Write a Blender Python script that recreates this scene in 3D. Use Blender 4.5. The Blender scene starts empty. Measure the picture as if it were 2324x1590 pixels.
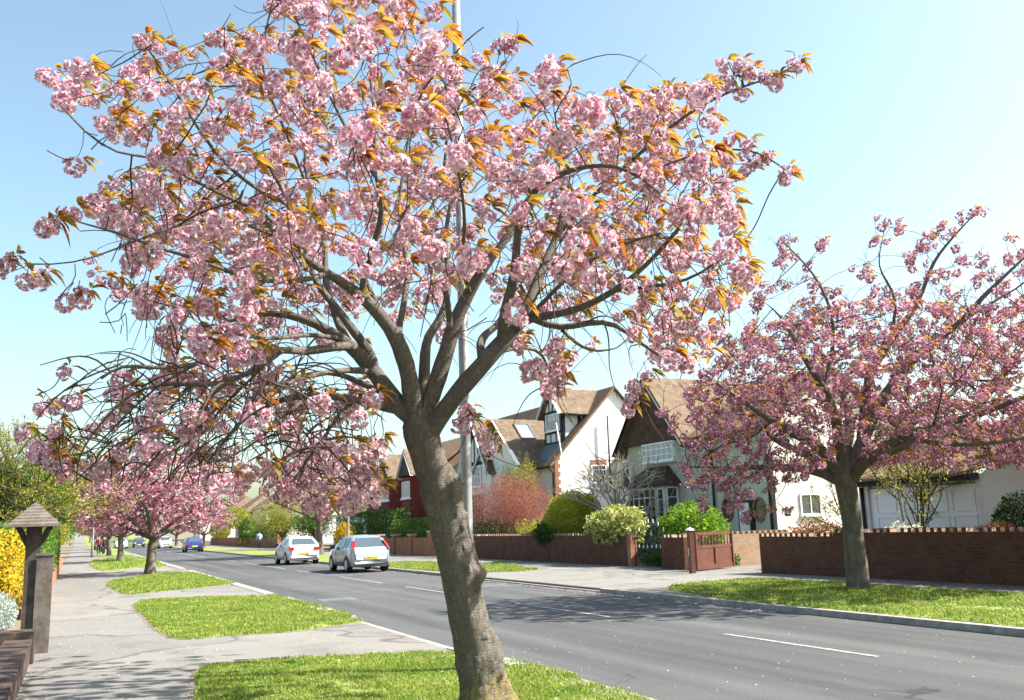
import bpy, math, random
import numpy as np
from mathutils import Vector, Matrix, noise
R=math.radians
random.seed(7); rng=np.random.default_rng(11)
S=bpy.context.scene; COL=S.collection
# ---------------------------------------------------------------- camera
W_,H_,F_=2324.,1590.,2118.
YAW,PITCH,ROLL=R(24.8729),R(10.5855),-R(1.8)
CAM=np.array([0,0,1.62])
fw=np.array([math.sin(YAW)*math.cos(PITCH),math.cos(YAW)*math.cos(PITCH),math.sin(PITCH)])
_r=np.array([math.cos(YAW),-math.sin(YAW),0.]); _u=np.cross(_r,fw)
rt=math.cos(ROLL)*_r+math.sin(ROLL)*_u; up=math.cos(ROLL)*_u-math.sin(ROLL)*_r
cd=bpy.data.cameras.new('camera'); cam=bpy.data.objects.new('camera',cd); COL.objects.link(cam)
cd.sensor_width=36; cd.lens=36*F_/W_; cd.clip_end=5000; cd.clip_start=.05
cam.matrix_world=Matrix([[rt[0],up[0],-fw[0],CAM[0]],[rt[1],up[1],-fw[1],CAM[1]],[rt[2],up[2],-fw[2],CAM[2]],[0,0,0,1]])
S.camera=cam
cd.dof.use_dof=True; cd.dof.focus_distance=10.5; cd.dof.aperture_fstop=4.5
# ---------------------------------------------------------------- sky and sun
SUN_EL=R(44.5); SUN_AZ=R(114)     # azimuth clockwise from +Y
w=bpy.data.worlds.new('World'); S.world=w; w.use_nodes=True
wn=w.node_tree; bg=wn.nodes['Background']; sk=wn.nodes.new('ShaderNodeTexSky'); sk.sky_type='NISHITA'
sk.sun_disc=False; sk.sun_elevation=SUN_EL; sk.sun_rotation=SUN_AZ; sk.air_density=1.0; sk.dust_density=2.6; sk.ozone_density=.6; sk.altitude=0
tn=wn.nodes.new('ShaderNodeMix'); tn.data_type='RGBA'; tn.blend_type='MULTIPLY'; tn.inputs[0].default_value=1; tn.inputs[7].default_value=(1.03,1.12,1.0,1); wn.links.new(sk.outputs[0],tn.inputs[6]); wn.links.new(tn.outputs[2],bg.inputs[0]); bg.inputs[1].default_value=.1
ld=bpy.data.lights.new('sun','SUN'); ld.energy=5; ld.angle=R(.55); ld.color=(1,.95,.86)
sun=bpy.data.objects.new('sun',ld); COL.objects.link(sun)
sd=Vector((math.sin(SUN_AZ)*math.cos(SUN_EL),math.cos(SUN_AZ)*math.cos(SUN_EL),math.sin(SUN_EL)))
sun.rotation_euler=sd.to_track_quat('Z','Y').to_euler(); sun.location=sd*60
S.view_settings.view_transform='Standard'; S.view_settings.look='None'; S.view_settings.exposure=1.58; S.view_settings.gamma=1
S.cycles.use_denoising=True; S.cycles.max_bounces=6; S.cycles.transparent_max_bounces=4; S.cycles.diffuse_bounces=3; S.cycles.glossy_bounces=2; S.cycles.transmission_bounces=3
S.cycles.sample_clamp_indirect=6
# ---------------------------------------------------------------- helpers: picture measurements to places in the world
def ray(x,y): return fw+rt*(x-W_/2)/F_-up*(y-H_/2)/F_
def G(x,y,z=0.):
    d=ray(x,y); return CAM+d*(z-CAM[2])/d[2]
def PX(x,y,X): d=ray(x,y); return CAM+d*X/d[0]
def PY(x,y,Y): d=ray(x,y); return CAM+d*Y/d[1]
def PD(x,y,D): return CAM+ray(x,y)*D
def PRJ(p):
    d=np.asarray(p)-CAM; z=d@fw; return W_/2+F_*(d@rt)/z, H_/2-F_*(d@up)/z
def hz(Y):      # the road climbs a low hill far away
    return 0. if Y<150 else min(.00009*(Y-150)**2,.036*(Y-150)-3.6 if Y>350 else 1e9)
# ---------------------------------------------------------------- helpers: objects
def tag(o,label=None,cat=None,group=None,kind=None):
    if label: o['label']=label
    if cat: o['category']=cat
    if group: o['group']=group
    if kind: o['kind']=kind
    return o
def link(name,me,mat=None,parent=None):
    o=bpy.data.objects.new(name,me); COL.objects.link(o)
    if mat is not None:
        for m in (mat if isinstance(mat,(list,tuple)) else [mat]): me.materials.append(m)
    if parent is not None: o.parent=parent
    return o
def thing(name,loc,label,cat,group=None,rz=0):
    o=bpy.data.objects.new(name,None); o.empty_display_size=.3; COL.objects.link(o); o.location=tuple(float(v) for v in loc); o.rotation_euler=(0,0,rz)
    return tag(o,label,cat,group)
def npmesh(name,V,Fc,mi=None,smooth=False):
    """V (n,3); Fc (m,k) int array, or list of such"""
    if not (isinstance(Fc,list) and isinstance(Fc[0],np.ndarray)): Fc=[np.array(Fc)]
    Fc=[np.asarray(f,dtype=np.int32) for f in Fc if len(f)]
    me=bpy.data.meshes.new(name); V=np.asarray(V,dtype=np.float32)
    me.vertices.add(len(V)); me.vertices.foreach_set('co',V.ravel())
    lt=np.concatenate([np.full(len(f),f.shape[1],dtype=np.int32) for f in Fc]); lv=np.concatenate([f.ravel() for f in Fc])
    me.loops.add(len(lv)); me.loops.foreach_set('vertex_index',lv)
    me.polygons.add(len(lt)); st=np.concatenate([[0],np.cumsum(lt)[:-1]]).astype(np.int32)
    me.polygons.foreach_set('loop_start',st); me.polygons.foreach_set('loop_total',lt)
    if mi is not None: me.polygons.foreach_set('material_index',np.asarray(mi,dtype=np.int32))
    me.polygons.foreach_set('use_smooth',np.full(len(lt),bool(smooth)))
    me.update(calc_edges=True); me.validate(); return me
class MB:
    def __init__(s): s.v=[]; s.f=[]; s.m=[]; s.o=np.zeros(3); s.mi=0; s.sm=[]
    def add(s,vs,fs,smooth=False):
        b=len(s.v); s.v+= [tuple(np.asarray(p,float)) for p in vs]; s.f+=[tuple(i+b for i in f) for f in fs]; s.m+=[s.mi]*len(fs); s.sm+=[smooth]*len(fs); return s
    def box(s,a,b):
        x0,y0,z0=np.minimum(a,b); x1,y1,z1=np.maximum(a,b)
        return s.add([(x0,y0,z0),(x1,y0,z0),(x1,y1,z0),(x0,y1,z0),(x0,y0,z1),(x1,y0,z1),(x1,y1,z1),(x0,y1,z1)],
          [(0,3,2,1),(4,5,6,7),(0,1,5,4),(1,2,6,5),(2,3,7,6),(3,0,4,7)])
    def bar(s,p,q,w,h=None,upv=(0,0,1)):
        p=np.array(p,float); q=np.array(q,float); h=h or w; d=q-p; d/=np.linalg.norm(d)+1e-9; a=np.cross(d,upv)
        if np.linalg.norm(a)<1e-4: a=np.cross(d,(1,0,0))
        a/=np.linalg.norm(a); b=np.cross(a,d); a=a*w/2; b=b*h/2
        return s.add([p-a-b,p+a-b,p+a+b,p-a+b,q-a-b,q+a-b,q+a+b,q-a+b],[(0,3,2,1),(4,5,6,7),(0,1,5,4),(1,2,6,5),(2,3,7,6),(3,0,4,7)])
    def prism(s,poly,vec):      # planar polygon pushed along vec
        n=len(poly); poly=[np.array(p,float) for p in poly]; vec=np.array(vec,float)
        s.add(poly+[p+vec for p in poly],[tuple(range(n))[::-1],tuple(range(n,2*n))]+[(i,(i+1)%n,n+(i+1)%n,n+i) for i in range(n)]); return s
    def tube(s,pts,rad,n=8,cap=True,smooth=True):
        pts=[np.array(p,float) for p in pts]; rad=rad if hasattr(rad,'__len__') else [rad]*len(pts)
        vs=[];fs=[]; ref=None
        for i,p in enumerate(pts):
            d=pts[min(i+1,len(pts)-1)]-pts[max(i-1,0)]; d/=np.linalg.norm(d)+1e-9
            if ref is None: ref=np.cross(d,(0,0,1)) if abs(d[2])<.9 else np.cross(d,(1,0,0))
            a=ref-d*(ref@d); a/=np.linalg.norm(a)+1e-9; ref=a; b=np.cross(d,a)
            for k in range(n):
                t=2*math.pi*k/n; vs.append(p+rad[i]*(a*math.cos(t)+b*math.sin(t)))
        for i in range(len(pts)-1):
            for k in range(n): fs.append((i*n+k,i*n+(k+1)%n,(i+1)*n+(k+1)%n,(i+1)*n+k))
        s.add(vs,fs,smooth)
        if cap: b=len(s.v)-len(vs); s.f+= [tuple(b+k for k in range(n))[::-1],tuple(b+(len(pts)-1)*n+k for k in range(n))]; s.m+=[s.mi]*2; s.sm+=[False]*2
        return s
    def lathe(s,prof,c=(0,0,0),n=16,smooth=True):   # prof: (r,z)
        return s.tube([(c[0],c[1],c[2]+z+1e-5*i) for i,(r,z) in enumerate(prof)],[max(r,1e-4) for r,z in prof],n,True,smooth) if False else s._lathe(prof,c,n,smooth)
    def _lathe(s,prof,c,n,smooth):
        vs=[(c[0]+r*math.cos(2*math.pi*k/n),c[1]+r*math.sin(2*math.pi*k/n),c[2]+z) for r,z in prof for k in range(n)]
        fs=[(i*n+k,i*n+(k+1)%n,(i+1)*n+(k+1)%n,(i+1)*n+k) for i in range(len(prof)-1) for k in range(n)]
        b=len(s.v); s.add(vs,fs,smooth); s.f+=[tuple(b+k for k in range(n))[::-1],tuple(b+(len(prof)-1)*n+k for k in range(n))]; s.m+=[s.mi]*2; s.sm+=[False]*2; return s
    def build(s,name,mat,parent=None,loc=None):
        me=bpy.data.meshes.new(name); off=np.zeros(3)
        if parent is not None: off=np.array(parent_world(parent))
        me.from_pydata([tuple(np.array(v)-off) for v in s.v],[],s.f)
        me.polygons.foreach_set('material_index',s.m); me.polygons.foreach_set('use_smooth',s.sm); me.update()
        return link(name,me,mat,parent)
def parent_world(o):
    l=Vector((0,0,0))
    while o is not None: l+=o.location; o=o.parent
    return l
# ---------------------------------------------------------------- helpers: materials
def mat(name,col=(.5,.5,.5),rough=.7,metal=0.,spec=.3):
    m=bpy.data.materials.new(name); m.use_nodes=True; nt=m.node_tree; b=nt.nodes['Principled BSDF']
    b.inputs['Base Color'].default_value=(*col,1); b.inputs['Roughness'].default_value=rough; b.inputs['Metallic'].default_value=metal
    b.inputs['Specular IOR Level'].default_value=spec; return m
def nd(m,t,**k):
    n=m.node_tree.nodes.new('ShaderNode'+t)
    for a,v in k.items(): setattr(n,a,v)
    return n
def lk(m,a,b): m.node_tree.links.new(a,b)
def bsdf(m): return m.node_tree.nodes['Principled BSDF']
def ramp(m,fac,stops):
    r=nd(m,'ValToRGB'); lk(m,fac,r.inputs[0]); e=r.color_ramp.elements
    while len(e)<len(stops): e.new(.5)
    for i,(p,c) in enumerate(stops): e[i].position=p; e[i].color=(*c,1)
    return r.outputs[0]
def wpos(m):
    return nd(m,'NewGeometry').outputs['Position']
def noise_t(m,vec,scale,detail=5,rough=.6,dist=0):
    n=nd(m,'TexNoise'); n.inputs['Scale'].default_value=scale; n.inputs['Detail'].default_value=detail; n.inputs['Roughness'].default_value=rough; n.inputs['Distortion'].default_value=dist
    if vec is not None: lk(m,vec,n.inputs['Vector'])
    return n.outputs[0]
def bump(m,h,strength=.3,dist=.02):
    b=nd(m,'Bump'); b.inputs['Strength'].default_value=strength; b.inputs['Distance'].default_value=dist; lk(m,h,b.inputs['Height']); lk(m,b.outputs[0],bsdf(m).inputs['Normal']); return b
def mixc(m,fac,a,b,mode='MIX'):
    n=nd(m,'Mix',data_type='RGBA',blend_type=mode)
    for s,v in ((n.inputs[0],fac),(n.inputs[6],a),(n.inputs[7],b)):
        if isinstance(v,(int,float)): s.default_value=v
        elif isinstance(v,tuple): s.default_value=(*v,1)
        else: lk(m,v,s)
    return n.outputs[2]
def mathn(m,op,a,b=0.):
    n=nd(m,'Math',operation=op)
    for s,v in ((n.inputs[0],a),(n.inputs[1],b)):
        if isinstance(v,(int,float)): s.default_value=v
        else: lk(m,v,s)
    return n.outputs[0]
def noisy(name,c1,c2,scale=3,rough=.85,bs=.0,bscale=None,bd=.01,c3=None,spec=.2,detail=6):
    c1=tuple(v*.9 for v in c1); c2=tuple(v*.9 for v in c2); c3=c3 and tuple(v*.9 for v in c3)
    m=mat(name,c1,rough,spec=spec); p=wpos(m); n=noise_t(m,p,scale,detail,.65)
    st=[(.35,c1),(.65,c2)] if c3 is None else [(.3,c1),(.5,c2),(.7,c3)]
    lk(m,ramp(m,n,st),bsdf(m).inputs['Base Color'])
    if bs: bump(m,noise_t(m,p,bscale or scale*8,4,.7),bs,bd)
    return m
def leafmat(name,stops,trans=.45,tcol=None,rough=.6):
    """thin leaves or petals: colour differs from leaf to leaf, light comes through"""
    stops=[(p_,tuple(v*.86 for v in c_)) for p_,c_ in stops]
    m=bpy.data.materials.new(name); m.use_nodes=True; nt=m.node_tree; b=bsdf(m); out=nt.nodes['Material Output']
    g=nd(m,'NewGeometry'); c=ramp(m,g.outputs['Random Per Island'],stops)
    lk(m,c,b.inputs['Base Color']); b.inputs['Roughness'].default_value=rough; b.inputs['Specular IOR Level'].default_value=.25
    t=nd(m,'BsdfTranslucent')
    if tcol: lk(m,mixc(m,1.,c,tcol,'MULTIPLY'),t.inputs[0])
    else: lk(m,c,t.inputs[0])
    mx=nd(m,'MixShader'); mx.inputs[0].default_value=trans; lk(m,b.outputs[0],mx.inputs[1]); lk(m,t.outputs[0],mx.inputs[2]); lk(m,mx.outputs[0],out.inputs[0])
    return m
def brickmat(name,c1,c2,mortar,axis='xy',scale=1.,bw=.225,bh=.075,ms=.008,rough=.9,bs=.5,vary=.5):
    """bricks laid in real size from world position: u runs along the wall, v up"""
    c1=tuple(v*.85 for v in c1); c2=tuple(v*.85 for v in c2); mortar=tuple(v*.85 for v in mortar)
    m=mat(name,c1,rough,spec=.15); p=wpos(m); s=nd(m,'SeparateXYZ'); lk(m,p,s.inputs[0])
    u={'xy':None,'x':s.outputs[0],'y':s.outputs[1]}[axis]
    if u is None: u=mathn(m,'ADD',s.outputs[0],s.outputs[1])
    c=nd(m,'CombineXYZ'); lk(m,u,c.inputs[0]); lk(m,s.outputs[2],c.inputs[1])
    b=nd(m,'TexBrick'); lk(m,c.outputs[0],b.inputs['Vector']); b.inputs['Scale'].default_value=1/scale
    b.inputs['Color1'].default_value=(*c1,1); b.inputs['Color2'].default_value=(*c2,1); b.inputs['Mortar'].default_value=(*mortar,1)
    b.inputs['Mortar Size'].default_value=ms; b.inputs['Mortar Smooth'].default_value=.2; b.inputs['Brick Width'].default_value=bw; b.inputs['Row Height'].default_value=bh; b.inputs['Bias'].default_value=0
    n=noise_t(m,p,2.3,6,.7); cc=mixc(m,vary,b.outputs[0],ramp(m,n,[(.3,tuple(x*.55 for x in c1)),(.7,tuple(min(1,x*1.35) for x in c2))]),'MIX')
    lk(m,cc,bsdf(m).inputs['Base Color'])
    h=mathn(m,'ADD',mathn(m,'MULTIPLY',b.outputs[1],-1.),mathn(m,'MULTIPLY',noise_t(m,p,60,3,.7),.5))
    bump(m,h,bs,.01); return m
# ---------------------------------------------------------------- materials of the place
M={}
def asphalt(name,c1,c2,sc,crack=0):
    c1=tuple(v*.82 for v in c1); c2=tuple(v*.82 for v in c2)
    m=mat(name,c1,.88,spec=.25); p=wpos(m)
    n=noise_t(m,p,.35,6,.6); f=noise_t(m,p,sc,3,.8); base=ramp(m,n,[(.3,c1),(.7,c2)])
    sp=ramp(m,f,[(.38,tuple(x*.6 for x in c1)),(.55,c2),(.75,tuple(x*1.9 for x in c2))])
    c=mixc(m,.5,base,sp); lk(m,c,bsdf(m).inputs['Base Color']); bump(m,f,.35,.006)
    if crack:
        v=nd(m,'TexVoronoi',feature='DISTANCE_TO_EDGE'); v.inputs['Scale'].default_value=.22; wv=nd(m,'VectorMath',operation='ADD'); lk(m,p,wv.inputs[0]); nn=nd(m,'TexNoise'); nn.inputs['Scale'].default_value=.9; lk(m,p,nn.inputs['Vector']); lk(m,nn.outputs[1],wv.inputs[1]); lk(m,wv.outputs[0],v.inputs['Vector'])
        v2=nd(m,'TexVoronoi'); v2.inputs['Scale'].default_value=.22; lk(m,wv.outputs[0],v2.inputs['Vector'])
        c=mixc(m,ramp(m,v.outputs[0],[(.0,(.75,.75,.75)),(.006,(.75,.75,.75)),(.012,(0,0,0))]),c,tuple(x*.5 for x in c1))
        sc_=nd(m,'SeparateColor'); lk(m,v2.outputs[1],sc_.inputs[0]); c=mixc(m,1.,c,ramp(m,sc_.outputs[0],[(0,(.86,.86,.87)),(1,(1.1,1.09,1.06))]),'MULTIPLY'); st=noise_t(m,p,1.1,6,.7); c=mixc(m,ramp(m,st,[(.35,(.5,.5,.5)),(.5,(0,0,0))]),c,tuple(x*.62 for x in c1)); lk(m,c,bsdf(m).inputs['Base Color'])
    return m
M['road']=asphalt('road_asphalt',(.068,.07,.075),(.11,.112,.116),55)
def road_wear(m):
    b=bsdf(m); src=b.inputs['Base Color'].links[0].from_socket; p=wpos(m); mp=nd(m,'Mapping'); lk(m,p,mp.inputs[0]); mp.inputs['Scale'].default_value=(1.3,.05,1)
    n=noise_t(m,mp.outputs[0],1.,5,.6); c=mixc(m,1.,src,ramp(m,n,[(.35,(.72,.72,.73)),(.65,(1.28,1.27,1.25))]),'MULTIPLY')
    v=nd(m,'TexVoronoi',feature='DISTANCE_TO_EDGE'); v.inputs['Scale'].default_value=.3; a=nd(m,'VectorMath',operation='ADD'); nn=nd(m,'TexNoise'); nn.inputs['Scale'].default_value=1.4; nn.inputs['Detail'].default_value=6; lk(m,p,nn.inputs['Vector']); lk(m,p,a.inputs[0]); lk(m,nn.outputs[1],a.inputs[1]); lk(m,a.outputs[0],v.inputs['Vector'])
    k=mathn(m,'MULTIPLY',ramp(m,v.outputs[0],[(0,(.8,.8,.8)),(.004,(.8,.8,.8)),(.009,(0,0,0))]),ramp(m,noise_t(m,p,.12,3,.5),[(.5,(0,0,0)),(.6,(1,1,1))])); c=mixc(m,k,c,(.02,.021,.024))
    g=noise_t(m,p,260,2,.8); c=mixc(m,1.,c,ramp(m,g,[(.3,(.6,.6,.6)),(.6,(1.1,1.1,1.1)),(.75,(1.9,1.9,1.85))]),'MULTIPLY'); lk(m,c,b.inputs['Base Color'])
road_wear(M['road'])
M['pave']=asphalt('pavement_tarmac',(.18,.172,.163),(.26,.248,.233),70,1)
M['drive']=asphalt('crossover_tarmac',(.15,.145,.14),(.225,.215,.205),70)
M['kerb']=noisy('kerb_stone',(.24,.22,.2),(.4,.37,.34),6,.9,.3,60)
M['paint']=noisy('road_paint',(.2,.2,.2),(.42,.42,.41),9,.8)
M['soil']=noisy('soil',(.13,.11,.08),(.24,.2,.15),9,.95,.4,30)
M['turf']=noisy('turf',(.1,.11,.03),(.2,.26,.05),3.2,.95,.6,45,.03,c3=(.3,.28,.12))
M['far_turf']=noisy('far_turf',(.08,.13,.03),(.14,.18,.05),.05,.95)
M['blade']=leafmat('grass_blades',[(0,(.1,.2,.02)),(.35,(.2,.32,.035)),(.7,(.33,.42,.07)),(.9,(.46,.47,.15)),(1,(.52,.46,.24))],.45)
def patchy(m,lo,hi,sc):
    b=bsdf(m); nt=m.node_tree; src=b.inputs['Base Color'].links[0].from_socket; n=noise_t(m,wpos(m),sc,5,.65); c=mixc(m,1.,src,ramp(m,n,[(.33,lo),(.67,hi)]),'MULTIPLY')
    for l in list(nt.links):
        if l.from_socket==src and l.to_node.bl_idname in('ShaderNodeBsdfPrincipled','ShaderNodeBsdfTranslucent'): lk(m,c,l.to_socket)
patchy(M['blade'],(.62,.78,.6),(1.3,1.12,1.25),1.1)
M['petal_fallen']=mat('fallen_petals',(.8,.62,.66),.8)
M['brick_dark']=brickmat('old_brown_brick',(.085,.036,.024),(.145,.068,.045),(.15,.115,.09),vary=.45)
M['tooth']=noisy('toothed_top_brick',(.26,.13,.085),(.42,.26,.19),11,.9,.3,60)
M['brick_red']=brickmat('orange_red_brick',(.3,.105,.06),(.38,.16,.09),(.36,.3,.25),vary=.35)
M['brick_buff']=brickmat('buff_brick',(.33,.2,.12),(.42,.28,.18),(.4,.36,.3),vary=.35)
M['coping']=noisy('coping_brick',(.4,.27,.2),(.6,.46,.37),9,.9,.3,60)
M['bark']=None
# ---------------------------------------------------------------- ground, road, pavements
def strip(name,x0,x1,y0,y1,z,m,thick=0.,n=None,kind='structure'):
    ys=np.concatenate([np.linspace(y0,min(y1,150),8),np.linspace(160,y1,40)]) if y1>160 else np.linspace(y0,y1,2)
    V=[];Fq=[]
    f0=x0 if callable(x0) else (lambda y:x0); f1=x1 if callable(x1) else (lambda y:x1)
    for y in ys:
        V+=[(f0(y),y,z+hz(y)),(f1(y),y,z+hz(y))]
        if thick: V+=[(f0(y),y,z+hz(y)-thick),(f1(y),y,z+hz(y)-thick)]
    k=4 if thick else 2
    for i in range(len(ys)-1):
        a=i*k;b=a+k; Fq.append((a,a+1,b+1,b))
        if thick: Fq+= [(a+2,a,b,b+2),(a+1,a+3,b+3,b+1)]
    if thick: Fq.append((0,2,3,1))
    o=link(name,npmesh(name,V,Fq),m)
    if kind: o['kind']=kind
    return o
RZ=-.09
strip('ground',-1500,1500,-60,3000,RZ-.06,M['far_turf'])
strip('road',4.6,11.9,-40,900,RZ,M['road'])
strip('pavement',-.75,4.62,-40,600,0,M['pave'],.15)
strip('pavement',11.86,18.6,-40,600,0,M['pave'],.15)
strip('garden_ground',-40,-.75,-40,300,-.03,M['soil'],.1)
strip('garden_ground',18.6,90,-40,600,-.03,M['soil'],.1)
# kerbs: stones 0.9 m long
def kerb(name,x,w,y0,y1,z,label,seg=.92):
    b=MB(); y=y0
    while y<y1:
        L=seg if y<60 else 6; zz=z if callable(z) is False else z(y+L/2)
        b.box((x,y+.004,RZ-.05+hz(y)),(x+w,y+L-.004,zz+hz(y))); y+=L
    o=b.build(name,M['kerb']); tag(o,label,'kerb',kind='structure'); return o
kerb('kerb',4.6,.27,-30,330,lambda y:-.055 if (12.5<y<17.5 or 24<y<26.5 or 46<y<49.5) else .012,None)
kerb('kerb',11.72,.15,-30,330,lambda y:-.055 if (20.5<y<31) or 45<y<48 else .012,None)
# lane markings
b=MB(); c=8.87
for y,y1 in [(8.9,11.9),(15.3,19.4),(22.7,27.1),(29.5,34.8)]+[(37.4+k*7.6,42.2+k*7.6) for k in range(24)]:
    b.box((c-.04,y,RZ+.001+hz(y)),(c+.04,y1,RZ+.006+hz(y1)))
b.build('lane_markings',M['paint'])['kind']='structure'
# ---------------------------------------------------------------- verges of grass
def inpoly(pts,poly):
    x,y=pts[:,0],pts[:,1]; poly=np.asarray(poly); n=len(poly); c=np.zeros(len(x),bool); j=n-1
    for i in range(n):
        xi,yi=poly[i][:2]; xj,yj=poly[j][:2]
        c^=((yi>y)!=(yj>y))&(x<(xj-xi)*(y-yi)/(yj-yi+1e-12)+xi); j=i
    return c
def smoothpoly(P,it=2):
    P=[np.array(p[:2],float) for p in P]
    for _ in range(it):
        Q=[]
        for i in range(len(P)):
            a,b_=P[i],P[(i+1)%len(P)]; Q+=[a*.75+b_*.25,a*.25+b_*.75]
        P=Q
    return P
def verge(name,poly,nbl,hgt,z=.0):
    poly=smoothpoly(poly,2); Q=[]
    for i in range(len(poly)):
        a,b_=poly[i],poly[(i+1)%len(poly)]; L=np.linalg.norm(b_-a); k=max(1,int(L/.07))
        k=min(k,120)
        for j in range(k):
            t=j/k; p=a*(1-t)+b_*t; nn=noise.noise(Vector((p[0]*2.5,p[1]*2.5,.3)))*.09+noise.noise(Vector((p[0]*11,p[1]*11,.3)))*.06
            d=np.array([b_[1]-a[1],a[0]-b_[0]])/(L+1e-9); Q.append(p+d*nn)
    cen=sum(Q)/len(Q); rim=[]
    for i,p in enumerate(Q):
        d=Q[(i+1)%len(Q)]-Q[i-1]; d=np.array([d[1],-d[0]])/(np.linalg.norm(d)+1e-9); d=d if d@(p-cen)>0 else -d; q=p+d*(.05+.07*abs(noise.noise(Vector((p[0]*3,p[1]*3,7))))+.03*noise.noise(Vector((p[0]*14,p[1]*14,7)))); q[0]=max(min(q[0],4.6),-9) if cen[0]<8 else max(q[0],11.87); rim.append(q)
    b=MB(); b.prism([(p[0],p[1],-.02) for p in rim],(0,0,.024)); b.build('bare_edge',M['soil'])['kind']='structure'
    b=MB(); b.prism([(p[0],p[1],-.02) for p in Q],(0,0,.03+z)); b.build('grass_verge',M['turf'])['kind']='structure'
    P=np.array(Q); lo,hi=P.min(0),P.max(0); pts=[]
    tot=0
    while tot<nbl:
        c=rng.uniform(lo-.02,hi+.02,(nbl*2,2)); c=c[inpoly(c,P)]; pts.append(c); tot+=len(c)
        if len(pts)>20: break
    pts=np.concatenate(pts)[:nbl]; nz=np.array([noise.noise(Vector((p[0]*.9+5,p[1]*.9,1)))+.6*noise.noise(Vector((p[0]*4,p[1]*4,2))) for p in pts]); pts=pts[nz>-.42+rng.normal(0,.12,len(pts))]; n=len(pts)
    cl=np.array([noise.noise(Vector((p[0]*1.3,p[1]*1.3,0))) for p in pts]); h=hgt*(.55+.7*rng.random(n))*(1+.8*cl)
    a=rng.uniform(0,2*np.pi,n); wd=.0035+.0035*rng.random(n); dist=np.hypot(pts[:,0],pts[:,1]); wd*=np.clip(dist/11,1,4)
    lean=rng.normal(0,.5,(n,2))*h[:,None]; dx=np.cos(a)*wd; dy=np.sin(a)*wd; z0=np.full(n,.008+z)
    V=np.stack([np.stack([pts[:,0]-dx,pts[:,1]-dy,z0],1),np.stack([pts[:,0]+dx,pts[:,1]+dy,z0],1),
      np.stack([pts[:,0]+lean[:,0]*.45+dx*.7,pts[:,1]+lean[:,1]*.45+dy*.7,z0+h*.6],1),np.stack([pts[:,0]+lean[:,0]*.45-dx*.7,pts[:,1]+lean[:,1]*.45-dy*.7,z0+h*.6],1),
      np.stack([pts[:,0]+lean[:,0],pts[:,1]+lean[:,1],z0+h],1)],1).reshape(-1,3)
    i=np.arange(n)[:,None]*5
    me=npmesh('grass',V,[i+np.array([[0,1,2,3]]),i+np.array([[3,2,4]])])
    o=link('grass',me,M['blade']); tag(o,'short green grass growing on the verge','grass',kind='stuff'); return o
V1=[G(440,1520),G(520,1505),G(800,1488),G(1040,1482),G(1145,1492),G(1290,1534),G(1440,1582),(4.7,6.2),(4.7,3),(.9,3),(.95,9),G(452,1575)]
V2=[G(300,1372),G(340,1362),G(470,1356),G(640,1353),(4.68,24.5),G(790,1390),(4.68,17.6),G(838,1408),G(700,1432),G(500,1446),G(390,1456),G(340,1415)]
V3=[G(235,1322),G(330,1308),G(372,1300),G(430,1303),(4.68,44),(4.68,34),G(545,1325),G(450,1335),G(340,1346),G(285,1352),G(260,1340)]
V4=[G(200,1276),G(230,1268),(4.68,85),(4.68,52),G(318,1288),G(260,1296),G(222,1297)]
verge('v1',V1,130000,.036); verge('v2',V2,52000,.042); verge('v3',V3,24000,.055); verge('v4',V4,6000,.1)
for y0,y1 in ((92,112),(118,160),(170,300)):
    strip('grass_verge',1.7,4.66,y0,y1,.012,M['turf'])
V5=[G(1503,1337),G(1560,1325),G(1640,1318),G(1730,1314),G(1880,1322),G(2100,1338),G(2324,1350),(16.2,6),(16.4,-5),(11.95,-5),(11.95,8),(11.95,12),(11.95,16),G(1560,1345)]
V6=[(11.95,31.6),G(1240,1296),G(1190,1290),G(1130,1272),(15.3,36),(15.2,44.4),(11.95,44.4)]
verge('v5',V5,100000,.05); verge('v6',V6,24000,.055)
for y0,y1 in ((48.5,64),(68,92),(97,140),(150,300)):
    strip('grass_verge',11.95,15.1,y0,y1,.012,M['turf'])
# ---------------------------------------------------------------- cherry trees
def barkmat(name,c1,c2,c3,sc=9):
    m=mat(name,c1,.9,spec=.15); p=wpos(m); mp=nd(m,'Mapping'); lk(m,p,mp.inputs[0]); mp.inputs['Scale'].default_value=(1,1,.35)
    n=noise_t(m,mp.outputs[0],sc,8,.7,.6); n2=noise_t(m,p,sc*5,4,.7)
    lk(m,mixc(m,.45,ramp(m,n,[(.3,c1),(.5,c2),(.68,c3)]),ramp(m,n2,[(.3,c1),(.7,c3)])),bsdf(m).inputs['Base Color']); bump(m,mathn(m,'ADD',n,mathn(m,'MULTIPLY',n2,.4)),.6,.02); return m
M['bark']=barkmat('cherry_bark',(.05,.042,.034),(.115,.098,.08),(.235,.21,.175))
M['twig']=barkmat('cherry_twig',(.03,.02,.018),(.065,.045,.038),(.13,.095,.08),25)
M['petal']=leafmat('double_pink_petals',[(0,(.55,.17,.3)),(.18,(.78,.4,.53)),(.42,(.92,.63,.71)),(.7,(1,.82,.87)),(1,(1,.96,.97))],.3,(1,.84,.9))
M['leaf_bronze']=leafmat('young_bronze_leaves',[(0,(.24,.08,.03)),(.25,(.46,.2,.045)),(.5,(.56,.33,.07)),(.78,(.48,.37,.09)),(1,(.22,.24,.05))],.55,(1,.8,.5))
M['petal2']=leafmat('far_pink_petals',[(0,(.34,.09,.16)),(.3,(.52,.2,.3)),(.62,(.68,.36,.46)),(.88,(.82,.56,.63)),(1,(.92,.76,.8))],.26,(1,.86,.9))
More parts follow.
